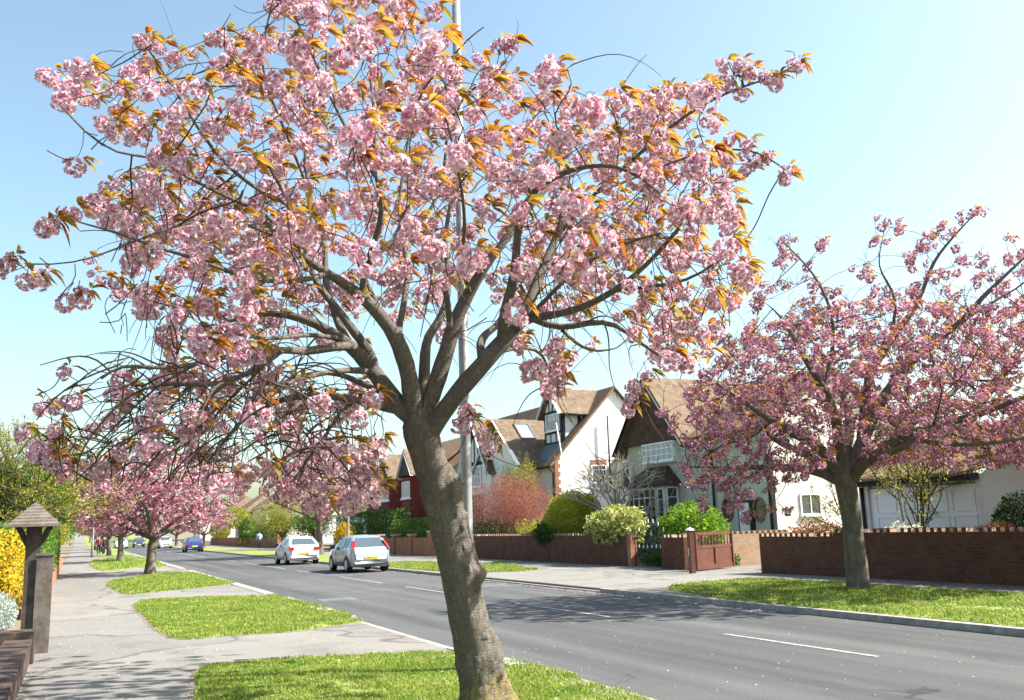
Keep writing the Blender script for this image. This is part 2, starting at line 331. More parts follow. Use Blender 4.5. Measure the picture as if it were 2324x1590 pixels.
def rotm(n):
    q=rng.normal(size=(n,4)); q/=np.linalg.norm(q,axis=1)[:,None]; a,b,c,d=q.T
    return np.stack([np.stack([1-2*(c*c+d*d),2*(b*c-a*d),2*(b*d+a*c)],1),np.stack([2*(b*c+a*d),1-2*(b*b+d*d),2*(c*d-a*b)],1),np.stack([2*(b*d-a*c),2*(c*d+a*b),1-2*(b*b+c*c)],1)],1)
def frames(d):
    """one frame per direction d (n,3): columns u,v,d"""
    d=d/np.linalg.norm(d,axis=1)[:,None]; a=np.where(np.abs(d[:,2:3])<.9,np.array([[0,0,1.]]),np.array([[1.,0,0]]))
    u=np.cross(d,a); u/=np.linalg.norm(u,axis=1)[:,None]; v=np.cross(d,u); return np.stack([u,v,d],2)
def fib(n):
    i=np.arange(n)+.5; ph=np.arccos(1-2*i/n); th=np.pi*(1+5**.5)*i
    return np.stack([np.cos(th)*np.sin(ph),np.sin(th)*np.sin(ph),np.cos(ph)],1)
def flower(npet,r):
    """one double flower looking along +z: petals as small cupped quads"""
    V=[]
    for k in range(npet):
        ring=k%3; t=2*np.pi*(k/npet*3+rng.random()*.12+ring*.33); tilt=(.25,.6,1.0)[ring]+rng.normal(0,.12); L=r*(1,.85,.6)[ring]; wv=r*.5*(1,.9,.8)[ring]
        o=np.array([math.cos(t),math.sin(t),0]); s=np.array([-math.sin(t),math.cos(t),0]); up_=np.array([0,0,1.])
        d=o*math.cos(tilt)+up_*math.sin(tilt); e=o*math.cos(tilt+.5)+up_*math.sin(tilt+.5)
        b0=o*r*.08; m=b0+d*L*.55; tp=m+e*L*.5
        V+=[b0,m+s*wv,tp+s*wv*rng.uniform(-.1,.35),m-s*wv]
    return np.array(V)
def cluster(nfl,npet,rc,rf):
    dirs=fib(nfl)+rng.normal(0,.16,(nfl,3)); dirs/=np.linalg.norm(dirs,axis=1)[:,None]; Fm=frames(dirs); out=[]
    for k in range(nfl):
        fl=flower(npet,rf*rng.uniform(.85,1.15)); out.append(fl@Fm[k].T+dirs[k]*rc*rng.uniform(.55,.98)*np.array([1,1,.88]))
    return np.concatenate(out)
def blossom_mesh(name,pos,rad,protos,flat=0.):
    n=len(pos); which=rng.integers(0,len(protos),n); Rm=rotm(n); Vs=[]
    for j,P in enumerate(protos):
        ix=np.where(which==j)[0]
        if len(ix)==0: continue
        v=np.einsum('nij,nkj->nki',Rm[ix],P[None]*rng.uniform(.8,1.22,(len(ix),1,3)))*rad[ix][:,None,None]+pos[ix][:,None,:]; Vs.append(v.reshape(-1,3))
    V=np.concatenate(Vs); return npmesh(name,V,np.arange(len(V)).reshape(-1,4))
def leaf_mesh(name,pos,dirs,L,wr=.36,droop=.5,fold=.25):
    """pos (n,3), dirs (n,3) unit, L (n,): folded lance-shaped leaves, 6 quads each"""
    n=len(pos); d=dirs/np.linalg.norm(dirs,axis=1)[:,None]; sd_=np.cross(d,np.array([[0,0,1.]]))+rng.normal(0,.35,(n,3)); sd_-=d*(sd_*d).sum(1)[:,None]; sd_/=np.linalg.norm(sd_,axis=1)[:,None]+1e-9; nn=np.cross(sd_,d)
    T=[0,.3,.65,1.]; Wd=[.06,.9,.8,.02]; V=[]
    for t,ww in zip(T,Wd):
        c=pos+d*(L*t)[:,None]; c[:,2]-=droop*L*t*t; hw=(L*wr*ww*.5)[:,None]
        V+=[c-sd_*hw+nn*hw*fold*2,c,c+sd_*hw+nn*hw*fold*2]
    V=np.stack(V,1).reshape(-1,3); b=np.arange(n)[:,None]*12; Q=[]
    for i in range(3):
        for j in range(2): Q.append(b+np.array([[i*3+j,i*3+j+1,i*3+j+4,i*3+j+3]]))
    return npmesh(name,V,np.concatenate(Q))
def colonize(nodes,par,att,step=.13,kill=.16,infl=3.,maxit=120,wig=.25,grav=0.,wind=None):
    nodes=[np.array(p) for p in nodes]; par=list(par); A=np.asarray(att); alive=np.ones(len(A),bool)
    N=np.array(nodes); D=np.linalg.norm(A[:,None]-N[None],axis=2); near=D.argmin(1); nd_=D.min(1); end=near.copy(); grown={}
    for it in range(maxit):
        act=alive&(nd_<infl)
        if not act.any(): break
        new=[];npar=[]
        for k in np.unique(near[act]):
            if grown.get(k,0)>4: alive[act&(near==k)]=False; continue
            d=A[act&(near==k)]-nodes[k]; L=np.linalg.norm(d,axis=1); d=(d/L[:,None]).mean(0); l=np.linalg.norm(d)
            if l<.15: d=(A[act&(near==k)][0]-nodes[k])/L[0]; l=1.
            d=d/l+rng.normal(0,wig,3); d[2]+=grav; d/=np.linalg.norm(d); new.append(nodes[k]+d*step); npar.append(k); grown[k]=grown.get(k,0)+1
        if not new: break
        b=len(nodes); nodes+=new; par+=npar; Nn=np.array(new); ia=np.where(alive)[0]
        if len(ia)==0: break
        D=np.linalg.norm(A[ia][:,None]-Nn[None],axis=2); j=D.argmin(1); dm=D.min(1); imp=dm<nd_[ia]
        near[ia[imp]]=b+j[imp]; nd_[ia[imp]]=dm[imp]; end[ia]=near[ia]; alive[nd_<kill]=False
    return nodes,par,near
def resample(P,rad,step):
    P=np.array(P,float); out=[];ro=[]
    # Catmull-Rom through the measured points
    for i in range(len(P)-1):
        p0=P[max(i-1,0)];p1=P[i];p2=P[i+1];p3=P[min(i+2,len(P)-1)]; L=np.linalg.norm(p2-p1); k=max(1,int(round(L/step)))
        for j in range(k):
            t=j/k; out.append(.5*((2*p1)+(-p0+p2)*t+(2*p0-5*p1+4*p2-p3)*t*t+(-p0+3*p1-3*p2+p3)*t**3)); ro.append(rad[i]*(1-t)+rad[i+1]*t)
    out.append(P[-1]); ro.append(rad[-1]); return out,ro
def skeleton(limbs,step=.13):
    """limbs: list of (points, radii); the first is the trunk, each later one starts at the nearest node already there"""
    N=[];P=[];Rr=[]
    for li,(pts,rad) in enumerate(limbs):
        q,r=resample(pts,rad,step)
        if li==0: last=-1
        else:
            d=np.linalg.norm(np.array(N)-q[0],axis=1); last=int(d.argmin())
            if d[last]<step*.8: q=q[1:]; r=r[1:]
        for p,rr in zip(q,r): N.append(p); P.append(last); Rr.append(rr); last=len(N)-1
    return N,P,Rr
def tubes(nodes,par,rad,skip=0,minr=0.,wob=0.):
    n=len(nodes); N=np.array(nodes); ch=[[] for _ in range(n)]
    for i,p in enumerate(par):
        if p>=0: ch[p].append(i)
    V=[];Q=[]; base=0; stack=[]
    roots=[i for i,p in enumerate(par) if p<0]
    for r0 in roots: stack.append((r0,None))
    while stack:
        s,pr=stack.pop(); chain=[] if pr is None else [pr]; c=s
        while True:
            chain.append(c)
            if not ch[c]: break
            k=max(ch[c],key=lambda j:rad[j])
            for j in ch[c]:
                if j!=k: stack.append((j,c))
            c=k
        idx=np.array(chain); P=N[idx].copy(); r=np.array([rad[j] for j in chain])
        if pr is not None: r[0]=min(rad[pr],r[1]*1.15)
        if len(P)>4:
            for _ in range(2): P[1:-1]=P[1:-1]*.5+(P[:-2]+P[2:])*.25
        if len(P)<2: continue
        m=r.max(); ns=4 if m<.006 else 5 if m<.015 else 8 if m<.05 else 12 if m<.1 else 20
        T=np.gradient(P,axis=0); T/=np.linalg.norm(T,axis=1)[:,None]+1e-9; ref=np.cross(T[0],(0.3,.2,1)); A=np.zeros_like(P)
        for i in range(len(P)):
            ref=ref-T[i]*(ref@T[i]); ref/=np.linalg.norm(ref)+1e-9; A[i]=ref
        B=np.cross(T,A); th=np.arange(ns)*2*np.pi/ns
        rr=r[:,None]*np.ones(ns)
        if wob and m>.03:
            for i in range(len(P)):
                for k in range(ns):
                    q=P[i]+A[i]*math.cos(th[k])*r[i]+B[i]*math.sin(th[k])*r[i]; rr[i,k]*=1+wob*noise.noise(Vector(q*7))+wob*.7*noise.noise(Vector(q*18))
        ring=P[:,None]+rr[...,None]*(A[:,None]*np.cos(th)[None,:,None]+B[:,None]*np.sin(th)[None,:,None])
        V.append(ring.reshape(-1,3)); k=np.arange(ns); k2=(k+1)%ns; i=np.arange(len(P)-1)[:,None]*ns+base
        Q.append(np.stack([i+k,i+k2,i+ns+k2,i+ns+k],2).reshape(-1,4)); base+=len(P)*ns
    return np.concatenate(V),np.concatenate(Q)
def piper(nodes,par,rad0,tip=.0035,ex=2.3):
    n=len(nodes); acc=np.zeros(n); nc=np.zeros(n,int)
    for p in par:
        if p>=0: nc[p]+=1
    r=np.zeros(n)
    for i in range(n-1,-1,-1):
        r[i]=tip if nc[i]==0 else acc[i]**(1/ex)
        r[i]=max(r[i],tip)
        if par[i]>=0: acc[par[i]]+=r[i]**ex
    for i,v in enumerate(rad0): r[i]=v if v>0 else r[i]
    # a twig is never thicker than what carries it
    for i in range(n):
        if par[i]>=0: r[i]=min(r[i],max(r[par[i]]*.97 if i>=len(rad0) else r[i],tip))
    return r
def local(me,off):
    n=len(me.vertices); a=np.empty(n*3,dtype=np.float32); me.vertices.foreach_get('co',a); a=a.reshape(-1,3)-np.asarray(off,dtype=np.float32); me.vertices.foreach_set('co',a.ravel()); me.update(); return me
def spread(cand,rmin,nmax):
    out=[]
    cell={}
    for p in cand:
        k=tuple((p//rmin).astype(int)); ok=True
        for a in (-1,0,1):
            for b in (-1,0,1):
                for c in (-1,0,1):
                    for q in cell.get((k[0]+a,k[1]+b,k[2]+c),()):
                        if ((q-p)**2).sum()<rmin*rmin: ok=False;break
        if ok: out.append(p); cell.setdefault(k,[]).append(p)
        if len(out)>=nmax: break
    return np.array(out)
def px_sample(poly,n): 
    P=np.array(poly,float); lo,hi=P.min(0),P.max(0); c=rng.uniform(lo,hi,(n*4,2)); return c[inpoly(c,P)][:n]
def leaf_tufts(name,pos,rad,wind,L0,k0=3,k1=6,m=None,parent=None,off=None,up_bias=.9,lw=.36):
    P=[];Dr=[];Ln=[]
    for p,r in zip(pos,rad):
        k=rng.integers(k0,k1+1)
        c=p+np.array([0,0,r*.75])+wind*r*.5
        for _ in range(k):
            d=rng.normal(0,.55,3)+wind*.9+np.array([0,0,up_bias*.45]); d/=np.linalg.norm(d); P.append(c+d*r*.15); Dr.append(d); Ln.append(L0*rng.uniform(.45,1.4))
    me=leaf_mesh(name,np.array(P),np.array(Dr),np.array(Ln),lw); local(me,off); return link(name,me,m,parent)
PROTO=[cluster(17,13,.8,.36) for _ in range(6)]
PROTO_M=[cluster(9,6,.75,.55) for _ in range(5)]
PROTO_L=[cluster(5,5,.7,.75) for _ in range(5)]
WIND=np.array(rt*.8+fw*.1); WIND/=np.linalg.norm(WIND)
# ---- the big tree in front: limbs measured as (x, y, half width in picture units, depth offset in m)
D0=float((G(1096,1604)-CAM)@fw)
def L(*p): 
    return ([PD(x,y,D0+d) for x,y,h,d in p],[h*(D0+d)/F_ for x,y,h,d in p])
LSC=1.
limbs=[L((1100,1625,60,0),(1098,1590,53,0),(1083,1500,48,0),(1062,1400,44,0),(1043,1300,43,0),(1020,1200,44,0),(997,1110,43,0),(975,1050,38,0),(960,1005,39,0),(951,960,38,0)),
 # right limb and its forks
 L((965,1005,26,0),(985,965,25,-.05),(1024,910,24,-.1),(1097,826,23,-.15),(1142,773,22,-.1),(1181,735,18,0),(1200,690,15,.1),(1232,610,12,.3),(1262,540,9,.5),(1300,440,6,.7)),
 L((1142,773,17,-.1),(1140,740,16,-.2),(1146,703,15,-.3),(1164,647,13,-.5),(1172,577,11,-.7),(1178,493,9,-.9),(1215,430,8,-1.1),(1262,400,7,-1.2),(1330,376,6,-1.4),(1400,376,5,-1.5),(1452,402,4,-1.6),(1498,440,3,-1.7)),
 L((1097,826,13,-.1),(1089,800,12,-.1),(1091,767,11,.1),(1128,741,9,.4),(1150,700,8,.8)),
 L((1150,738,12,-.1),(1206,722,12,-.2),(1276,712,10,-.4),(1340,690,9,-.6),(1395,661,8,-.8),(1470,600,6,-1.),(1540,520,5,-1.2)),
 L((1203,727,10,-.2),(1276,750,9,-.2),(1332,731,8,-.3),(1400,733,6,-.3),(1450,780,5,-.3),(1510,815,3,-.3)),
 # middle limbs
 L((951,975,27,0),(976,910,24,.0),(1013,801,21,.05),(1030,731,19,.1),(1066,667,16,.1),(1094,611,13,.1),(1133,565,11,.1),(1165,520,9,.2),(1220,450,7,.3),(1290,380,5,.5)),
 L((966,930,17,.1),(962,885,16,.3),(965,801,14,.4),(970,765,12,.5),(1004,717,10,.7),(1020,640,8,.9),(1010,540,6,1.1),(1030,430,5,1.3)),
 L((1023,745,9,.05),(1017,683,8,-.1),(1003,640,6,-.4)),
 L((948,960,27,0),(937,910,25,-.05),(923,829,22,-.1),(901,767,20,-.15),(864,717,18,-.2),(828,678,16,-.25),(800,655,14,-.3),(744,622,11,-.4),(690,585,9,-.6),(640,545,7,-.8),(580,480,5,-1.0)),
 L((815,668,10,-.25),(822,620,10,-.3),(839,585,9,-.4),(850,549,8,-.5),(868,480,7,-.7),(850,400,5,-.9),(800,320,4,-1.0),(760,240,3,-1.1)),
 L((848,580,8,-.4),(880,555,8,-.3),(926,532,6,-.2),(985,470,5,-.1),(1010,380,4,0)),
 L((901,767,9,-.1),(918,680,8,.2),(925,600,7,.5),(905,500,5,.7),(915,390,4,.9),(930,300,3,1.0)),
 # left limbs
 L((944,965,26,0),(912,930,25,.0),(884,895,23,.0),(850,845,21,.05),(815,805,18,.1),(775,770,15,.1),(720,735,12,.1),(650,712,10,.1),(580,712,7,.1),(520,730,5,.1)),
 L((870,840,13,.05),(836,793,13,.2),(806,758,12,.2),(765,700,10,.3),(715,640,8,.4),(690,560,6,.5),(655,460,5,.7),(600,360,4,.8)),
 L((800,790,11,.1),(770,740,10,.5),(740,640,9,.9),(735,540,7,1.2),(700,430,5,1.5),(690,300,4,1.7)),
 L((905,925,16,0),(875,928,14,-.1),(838,914,11,-.1),(780,903,10,-.2),(700,898,9,-.3),(640,906,8,-.3),(590,928,6,-.3),(545,955,5,-.3),(505,1010,4,-.3),(470,1050,3,-.3)),
 L((790,782,12,.1),(744,790,12,-.2),(690,798,11,-.5),(640,794,9,-.8),(580,800,8,-1.),(525,806,7,-1.1),(448,827,6,-1.3),(352,838,5,-1.5),(275,825,4,-1.6),(230,860,3,-1.7)),
 L((640,794,7,-.8),(600,830,7,-.8),(540,858,7,-.8),(470,880,6,-.9),(395,868,5,-1.),(320,880,4,-1.1),(255,930,3,-1.2),(200,1000,2.5,-1.2)),
 L((520,858,5,-.8),(470,900,5,-.9),(440,960,4,-.9),(400,1010,3,-.9)),
 L((800,905,5,-.2),(765,940,4.5,-.2),(745,985,4,-.25),(700,1035,3,-.3),(665,1095,2,-.3)),
 L((744,622,8,-.4),(660,640,7,-.9),(560,630,6,-1.3),(450,590,5,-1.7),(350,560,4,-2.),(240,520,3,-2.2),(180,505,2,-2.3)),
 L((690,585,6,-.6),(620,500,6,-.9),(520,450,5,-1.2),(420,400,4,-1.5),(330,350,4,-1.6),(270,355,3,-1.7),(190,300,3,-1.8),(135,235,2,-1.8)),
 L((655,460,5,.7),(600,440,5,.4),(520,380,5,0),(455,300,4,-.3),(400,210,3,-.5),(335,110,2,-.6)),
 L((640,545,5,-.8),(560,510,5,-1.2),(460,500,4,-1.6),(380,520,3,-1.9),(300,550,2.5,-2.0),(170,600,2,-2.1),(70,600,2,-2.2)),
 L((800,320,4,-1.),(740,200,4,-.9),(700,100,3,-.9),(650,0,3,-.8),(640,-60,2,-.8)),
 L((850,400,5,-.9),(850,260,5,-.8),(840,140,4,-.6),(870,40,3,-.5),(920,-50,2,-.5)),
 L((700,430,4,1.5),(640,280,4,1.2),(600,180,3,1.),(598,100,3,.9),(620,0,2,.9)),
 L((930,300,4,1.),(960,200,3,.9),(1010,150,3,.6),(1060,90,2,.4),(1098,62,1.5,.4)),
 L((1010,380,4,0),(1020,270,4,-.3),(1080,190,3,-.5),(1120,170,3,-.5),(1190,185,2,-.5)),
 L((1262,540,5,.5),(1350,440,5,.3),(1440,360,5,0),(1520,290,4,-.2),(1600,235,4,-.3),(1690,195,3,-.4),(1760,175,2,-.4),(1810,145,2,-.4)),
 L((1350,440,4,.3),(1450,400,4,.5),(1550,360,3,.5),(1640,340,3,.4),(1720,345,2.5,.3),(1780,385,2,.2)),
 L((1395,661,5,-.8),(1480,650,5,-.9),(1560,640,4,-1.),(1620,600,3,-1.1)),
 L((884,895,9,0),(840,880,8,.4),(770,850,7,.9),(700,850,6,1.3),(620,880,4,1.6),(560,930,3,1.7)),
 L((850,845,9,.05),(790,840,8,-.3),(720,850,7,-.6),(650,870,5,-.9),(600,905,4,-1.),(570,960,3,-1.)),
 L((700,898,5,-.3),(640,950,4,-.6),(590,1000,3,-.8),(520,1040,2.5,-.9),(430,1060,2,-1.)),
 L((448,827,4,-1.3),(400,850,4,-1.2),(330,900,3,-1.1),(260,970,2.5,-1.),(200,1030,2,-1.),(150,1050,2,-1.)),
 L((600,830,4,-.8),(560,870,3.5,-.5),(500,930,3,-.3),(450,1000,2.5,-.2)),
 L((1024,910,8,-.1),(1060,870,7,.4),(1110,810,6,.9),(1180,790,5,1.2),(1230,800,4,1.4),(1250,850,2.5,1.5),(1240,890,2,1.5)),
 L((1181,735,7,0),(1230,690,6,-.5),(1300,620,5,-.9),(1400,560,4,-1.3),(1500,530,3,-1.6)),
 L((1276,750,5,-.2),(1320,790,4,0),(1360,800,3,.2),(1400,790,2,.3)),
 L((930,870,8,.1),(905,820,8,.5),(880,740,7,.9),(840,660,6,1.2),(800,560,5,1.5)),
 L((1066,667,7,.1),(1050,600,6,-.4),(1055,500,5,-.8),(1040,380,4,-1.1),(1010,260,3,-1.2)),
 L((775,770,7,.1),(700,760,6,-.4),(620,770,5,-.9),(540,760,4,-1.3),(460,740,3,-1.6)),
]
limbs=[limbs[0]]+[(a,[v*.87 for v in r]) for a,r in limbs[1:]]
nodes,par,rad0=skeleton(limbs,.12)
A_=[(600,-120),(940,-120),(990,20),(1010,100),(960,140),(1040,160),(1140,180),(1260,165),(1330,185),(1400,235),(1480,205),(1610,195),(1640,215),(1630,280),(1650,350),(1650,430),(1695,500),(1690,560),(1700,640),(1650,780),(1560,830),(1490,830),(1400,720),(1300,720),(1200,700),(1150,740),(1090,640),(900,690),(700,720),(620,740),(620,820),(530,850),(400,820),(320,740),(200,650),(190,580),(290,545),(200,500),(210,445),(290,400),(330,350),(230,310),(200,240),(110,235),(105,170),(220,160),(330,130),(480,120),(590,60)]
def depth(px,py,u):
    q=min(1,math.hypot((px-900)/860,(py-420)/620)); T=2.7*math.sqrt(max(.04,1-q*q*.85)); return T*(u*1.4 if u>0 else u)
c=[]
s=px_sample(A_,6200)
for x,y in s:
    u=rng.uniform(-1,1); 
    if x>650 and x<1250 and y>560 and abs(u)<.0: continue
    if y>430 and 700<x<1270 and u<0 and rng.random()<.6: continue
    if y>560 and 680<x<1200 and rng.random()<.55: u=abs(u)        # blossom behind the open fork
    c.append(PD(x,y,D0+depth(x,y,u)-.1))
B_=[(60,960),(150,890),(300,850),(620,830),(760,870),(880,890),(830,990),(890,1040),(860,1150),(740,1170),(640,1090),(540,1110),(420,1060),(330,1085),(240,1080),(100,1090)]
cB=[PD(x,y,D0+rng.uniform(-1.5,1.6)) for x,y in px_sample(B_,700)]
C_=[(1150,770),(1290,760),(1300,860),(1250,890),(1180,870)]
cC=[PD(x,y,D0+rng.uniform(-.6,1.8)) for x,y in px_sample(C_,40)]
tips=[(20,597,-2.2),(0,610,-2.2),(90,635,-2.2),(60,640,-2.2),(110,515,-2.2),(95,520,-2.2),(165,488,-2.1),(170,380,-1.8),(188,678,-2),(150,690,-2),(145,847,-1.4),(330,100,-.6),(360,112,-.6),(318,93,-.6),(1130,105,-.4),(1150,100,-.4),(1160,105,-.4),(1085,135,0),(1640,150,-.3),(1680,150,-.4),(1700,170,-.4),(1740,180,-.4),(1760,190,-.4),(1805,150,-.4),(1650,190,-.4),(1680,215,-.4),(1400,235,-.6),(1395,215,-.6),(1655,320,.4),(1690,350,.3),(1715,370,.3),(1740,360,.3),(1690,390,.3),(1785,390,.2),(1780,410,.2),(1695,330,.3),(1435,900,-.3),(1425,930,-.3),(1440,880,-.3),(1470,855,-.3),(1270,890,0),(1265,860,0),(1040,965,-.4),(1062,968,-.5),(1095,990,-.5),(1110,1020,-.5),(1060,940,-.4),(545,280,-1),(500,90,-.6),(480,90,-.6),(560,95,-.5),(1500,215,0),(1540,210,0),(240,285,-1.8),(260,300,-1.8),(235,470,-2.3),(265,480,-2.3),(110,1050,-1.2),(130,1060,-1.2),(95,1035,-1.2),(150,1055,-1.2),(50,985,-1.2),(90,930,-1.1),(560,800,-2.2),(540,815,-2.2),(585,810,-2.2),(450,785,-2.3),(470,790,-2.3),(700,1150,.3),(735,1170,.3),(865,1110,0),(545,1110,-.5),(790,1095,.2)]
cT=[PD(x,y,D0+d) for x,y,d in tips]
cK=[]
while len(cK)<3000:
    q=rng.uniform((.6,10.2,3.1),(6.2,13.4,6.2)); u,v=PRJ(q)
    if 250<u<1560 and -100<v<790 and math.hypot((q[0]-3.3)/3.2,(q[1]-10)/3.2)<1: cK.append(q)
cR=[]
while len(cR)<1500:
    q=rng.uniform((4.6,8.4,3.7),(7.3,11.8,6.4)); u,v=PRJ(q)
    if 1150<u<1660 and 250<v<700: cR.append(q)
pos=np.concatenate([np.array(cT),spread(np.array(c),.262,820),spread(np.array(cB),.25,112),spread(np.array(cC),.2,12),spread(np.array(cK),.4,80),spread(np.array(cR),.4,70)])
off=np.array([0,0,.11])
N2,P2,near=colonize(nodes,par,pos+off*.6,step=.12,kill=.14,infl=4,maxit=110,wig=.28,grav=.04)
rad=piper(N2,P2,rad0)
# short stalk from the twig to each blossom cluster
N2=list(N2);P2=list(P2);rad=list(rad)
for a,k in zip(pos,near):
    q=N2[k]; mid=(q+a)/2+np.array([0,0,.03])+rng.normal(0,.015,3); N2.append(mid);P2.append(k);rad.append(.003); N2.append(a);P2.append(len(N2)-2);rad.append(.0022)
# loose bare hanging twigs
for _ in range(1500):
    k=int(rng.integers(len(rad0),len(N2))); x=N2[k].copy()
    if _>450 and x[2]>4.3: continue
    d=rng.normal(0,.5,3)+np.array([0,0,-.6 if x[2]<4.2 else .35]); d/=np.linalg.norm(d); p=k
    u_,v_=PRJ(x)
    for j in range(rng.integers(3,10) if 330<u_<1500 and v_>150 else rng.integers(2,4)):
        d=d+rng.normal(0,.25,3)+np.array([0,0,-.12]); d/=np.linalg.norm(d); x=x+d*.085
        if PRJ(x)[1]>1085: break
        N2.append(x.copy());P2.append(p);rad.append(.0046-.0004*j);p=len(N2)-1
# sprays of long thin twigs arching down at the lower left and under the crown
cand=[i for i in range(len(rad0)) if rad[i]<.03 and (lambda u:(u[0]<760 and u[1]>760) or (u[1]>690 and 1080<u[0]<1500))(PRJ(N2[i]))]+[i for i in range(len(rad0),len(N2)) if rad[i]<.012 and (lambda u:u[0]<800 and u[1]>800)(PRJ(N2[i]))]
for _ in range(310):
    k=int(cand[rng.integers(len(cand))]); x=np.array(N2[k]); d=rng.normal(0,.55,3)+np.array([0,0,.25])-rt*.35; p=k; L_=rng.integers(6,15)
    for j in range(L_):
        d=d+rng.normal(0,.16,3)+np.array([0,0,-.16]); d/=np.linalg.norm(d); x=x+d*.075
        u_,v_=PRJ(x)
        if x[2]<1.9 or v_>1105 or u_<75 or (v_>980 and u_>830): break
        N2.append(x.copy());P2.append(p);rad.append(.0062*(1-j/L_)+.0018);p=len(N2)-1
base=G(1100,1610); base[2]=0
tree=thing('cherry_tree',base,'large leaning cherry tree in full pink blossom in front, on the near grass verge','cherry tree','flowering cherry trees along the road')
# the trunk and the scaffold limbs
lim=[i for i in range(len(rad0))]
V,Q=tubes([N2[i] for i in lim],[par[i] for i in lim],[rad[i] for i in lim],wob=.1)
limb_me=npmesh('limbs',V-base,Q,smooth=True)
twn=N2; 
keep=[i for i in range(len(rad0),len(N2))]; remap={}; nn=[];pp=[];rr=[]
for i in keep:
    p=P2[i]
    if p<len(rad0): nn.append(N2[p]);pp.append(-1);rr.append(min(rad[p],rad[i])); p_=len(nn)-1
    else: p_=remap[p]
    nn.append(N2[i]);pp.append(p_);rr.append(rad[i]); remap[i]=len(nn)-1
V,Q=tubes(nn,pp,rr); link('branches',npmesh('branches',V-base,Q,smooth=True),M['twig'],tree)
# trunk: dense surface with burrs and flaking bark on its right side
TP,TR=resample(limbs[0][0]+[PD(951,925,D0)],limbs[0][1]+[32*D0/F_],.018); TP=np.array(TP); TR=np.array(TR)
ns=72; T=np.gradient(TP,axis=0); T/=np.linalg.norm(T,axis=1)[:,None]; A=rt-T*(T@rt)[:,None]; A/=np.linalg.norm(A,axis=1)[:,None]; Bn=np.cross(T,A)
th=np.arange(ns)*2*np.pi/ns; ring=np.zeros((len(TP),ns,3)); Zt=TP[:,2]
for i in range(len(TP)):
    for k in range(ns):
        d=A[i]*math.cos(th[k])+Bn[i]*math.sin(th[k]); q=TP[i]+d*TR[i]; z=Zt[i]
        side=max(0,math.cos(th[k]+.35))**.9                       # the weathered side
        flak=max(0,noise.noise(Vector((q[0]*16,q[1]*16,q[2]*9))))*.075+abs(noise.noise(Vector((q[0]*34,q[1]*34,q[2]*22))))*.03+noise.noise(Vector((q[0]*6,q[1]*6,q[2]*4)))*.045
        h=.008*noise.noise(Vector(q*5))+.002*noise.noise(Vector(q*30)); mask=side*min(1,max(0,(2.25-z)/.25)) if z<2.25 else 0
        burr=.06*math.exp(-((z-1.95)/.1)**2)*max(0,math.cos(th[k]+.1))**2+.05*math.exp(-((z-.42)/.12)**2)*max(0,math.cos(th[k]))**2+.035*math.exp(-((z-1.2)/.12)**2)*side
        flare=.085*math.exp(-z/.15)*(1+.5*math.sin(th[k]*3+1))
        ring[i,k]=TP[i]+d*(TR[i]*.92+h+mask*flak*.8+burr*.8+flare)
k=np.arange(ns);k2=(k+1)%ns;i=np.arange(len(TP)-1)[:,None]*ns; Q=np.stack([i+k,i+k2,i+ns+k2,i+ns+k],2).reshape(-1,4)
m=mat('trunk_bark',(.2,.18,.16),.92,spec=.12); p=wpos(m); mp=nd(m,'Mapping'); lk(m,p,mp.inputs[0]); mp.inputs['Scale'].default_value=(1,1,.45)
n1=noise_t(m,mp.outputs[0],20,10,.75,1.2); n2=noise_t(m,p,3.,5,.6); n3=noise_t(m,p,110,4,.75); mq=nd(m,'Mapping'); lk(m,p,mq.inputs[0]); mq.inputs['Scale'].default_value=(1,1,7); n4=noise_t(m,mq.outputs[0],9,4,.6)
c_=ramp(m,n1,[(.3,(.03,.026,.022)),(.4,(.115,.1,.084)),(.55,(.2,.175,.148)),(.68,(.46,.42,.355))])
c2=ramp(m,n3,[(.35,(.085,.075,.064)),(.65,(.225,.2,.17))]); mk=ramp(m,n2,[(.42,(0,0,0)),(.58,(1,1,1))]); col=mixc(m,.5,c_,c2)
col=mixc(m,ramp(m,n4,[(.3,(.75,.75,.75)),(.38,(0,0,0))]),col,(.045,.036,.03))
# yellow lichen close to the ground
s_=nd(m,'SeparateXYZ'); lk(m,p,s_.inputs[0]); lo=mathn(m,'LESS_THAN',mathn(m,'ADD',s_.outputs[2],mathn(m,'MULTIPLY',n2,-.62)),.0); li=mathn(m,'MULTIPLY',lo,ramp(m,n1,[(.45,(0,0,0)),(.55,(1,1,1))]))
col=mixc(m,mathn(m,'MULTIPLY',li,.7),col,(.34,.25,.06)); lk(m,col,bsdf(m).inputs['Base Color']); bump(m,mathn(m,'ADD',mathn(m,'ADD',n1,mathn(m,'MULTIPLY',n4,.5)),mathn(m,'MULTIPLY',n3,.4)),1.,.035); M['trunk']=m
link('trunk',npmesh('trunk',ring.reshape(-1,3)-base,Q,smooth=True),m,tree); link('limbs',limb_me,m,tree)
crad=.05+.09*rng.random(len(pos))**1.1; crad[:len(cT)]=rng.uniform(.07,.095,len(cT))
me=blossom_mesh('blossom',pos,crad,PROTO); local(me,base); link('blossom',me,M['petal'],tree)
leaf_tufts('leaves',pos,crad,WIND,.118,4,10,M['leaf_bronze'],tree,base)
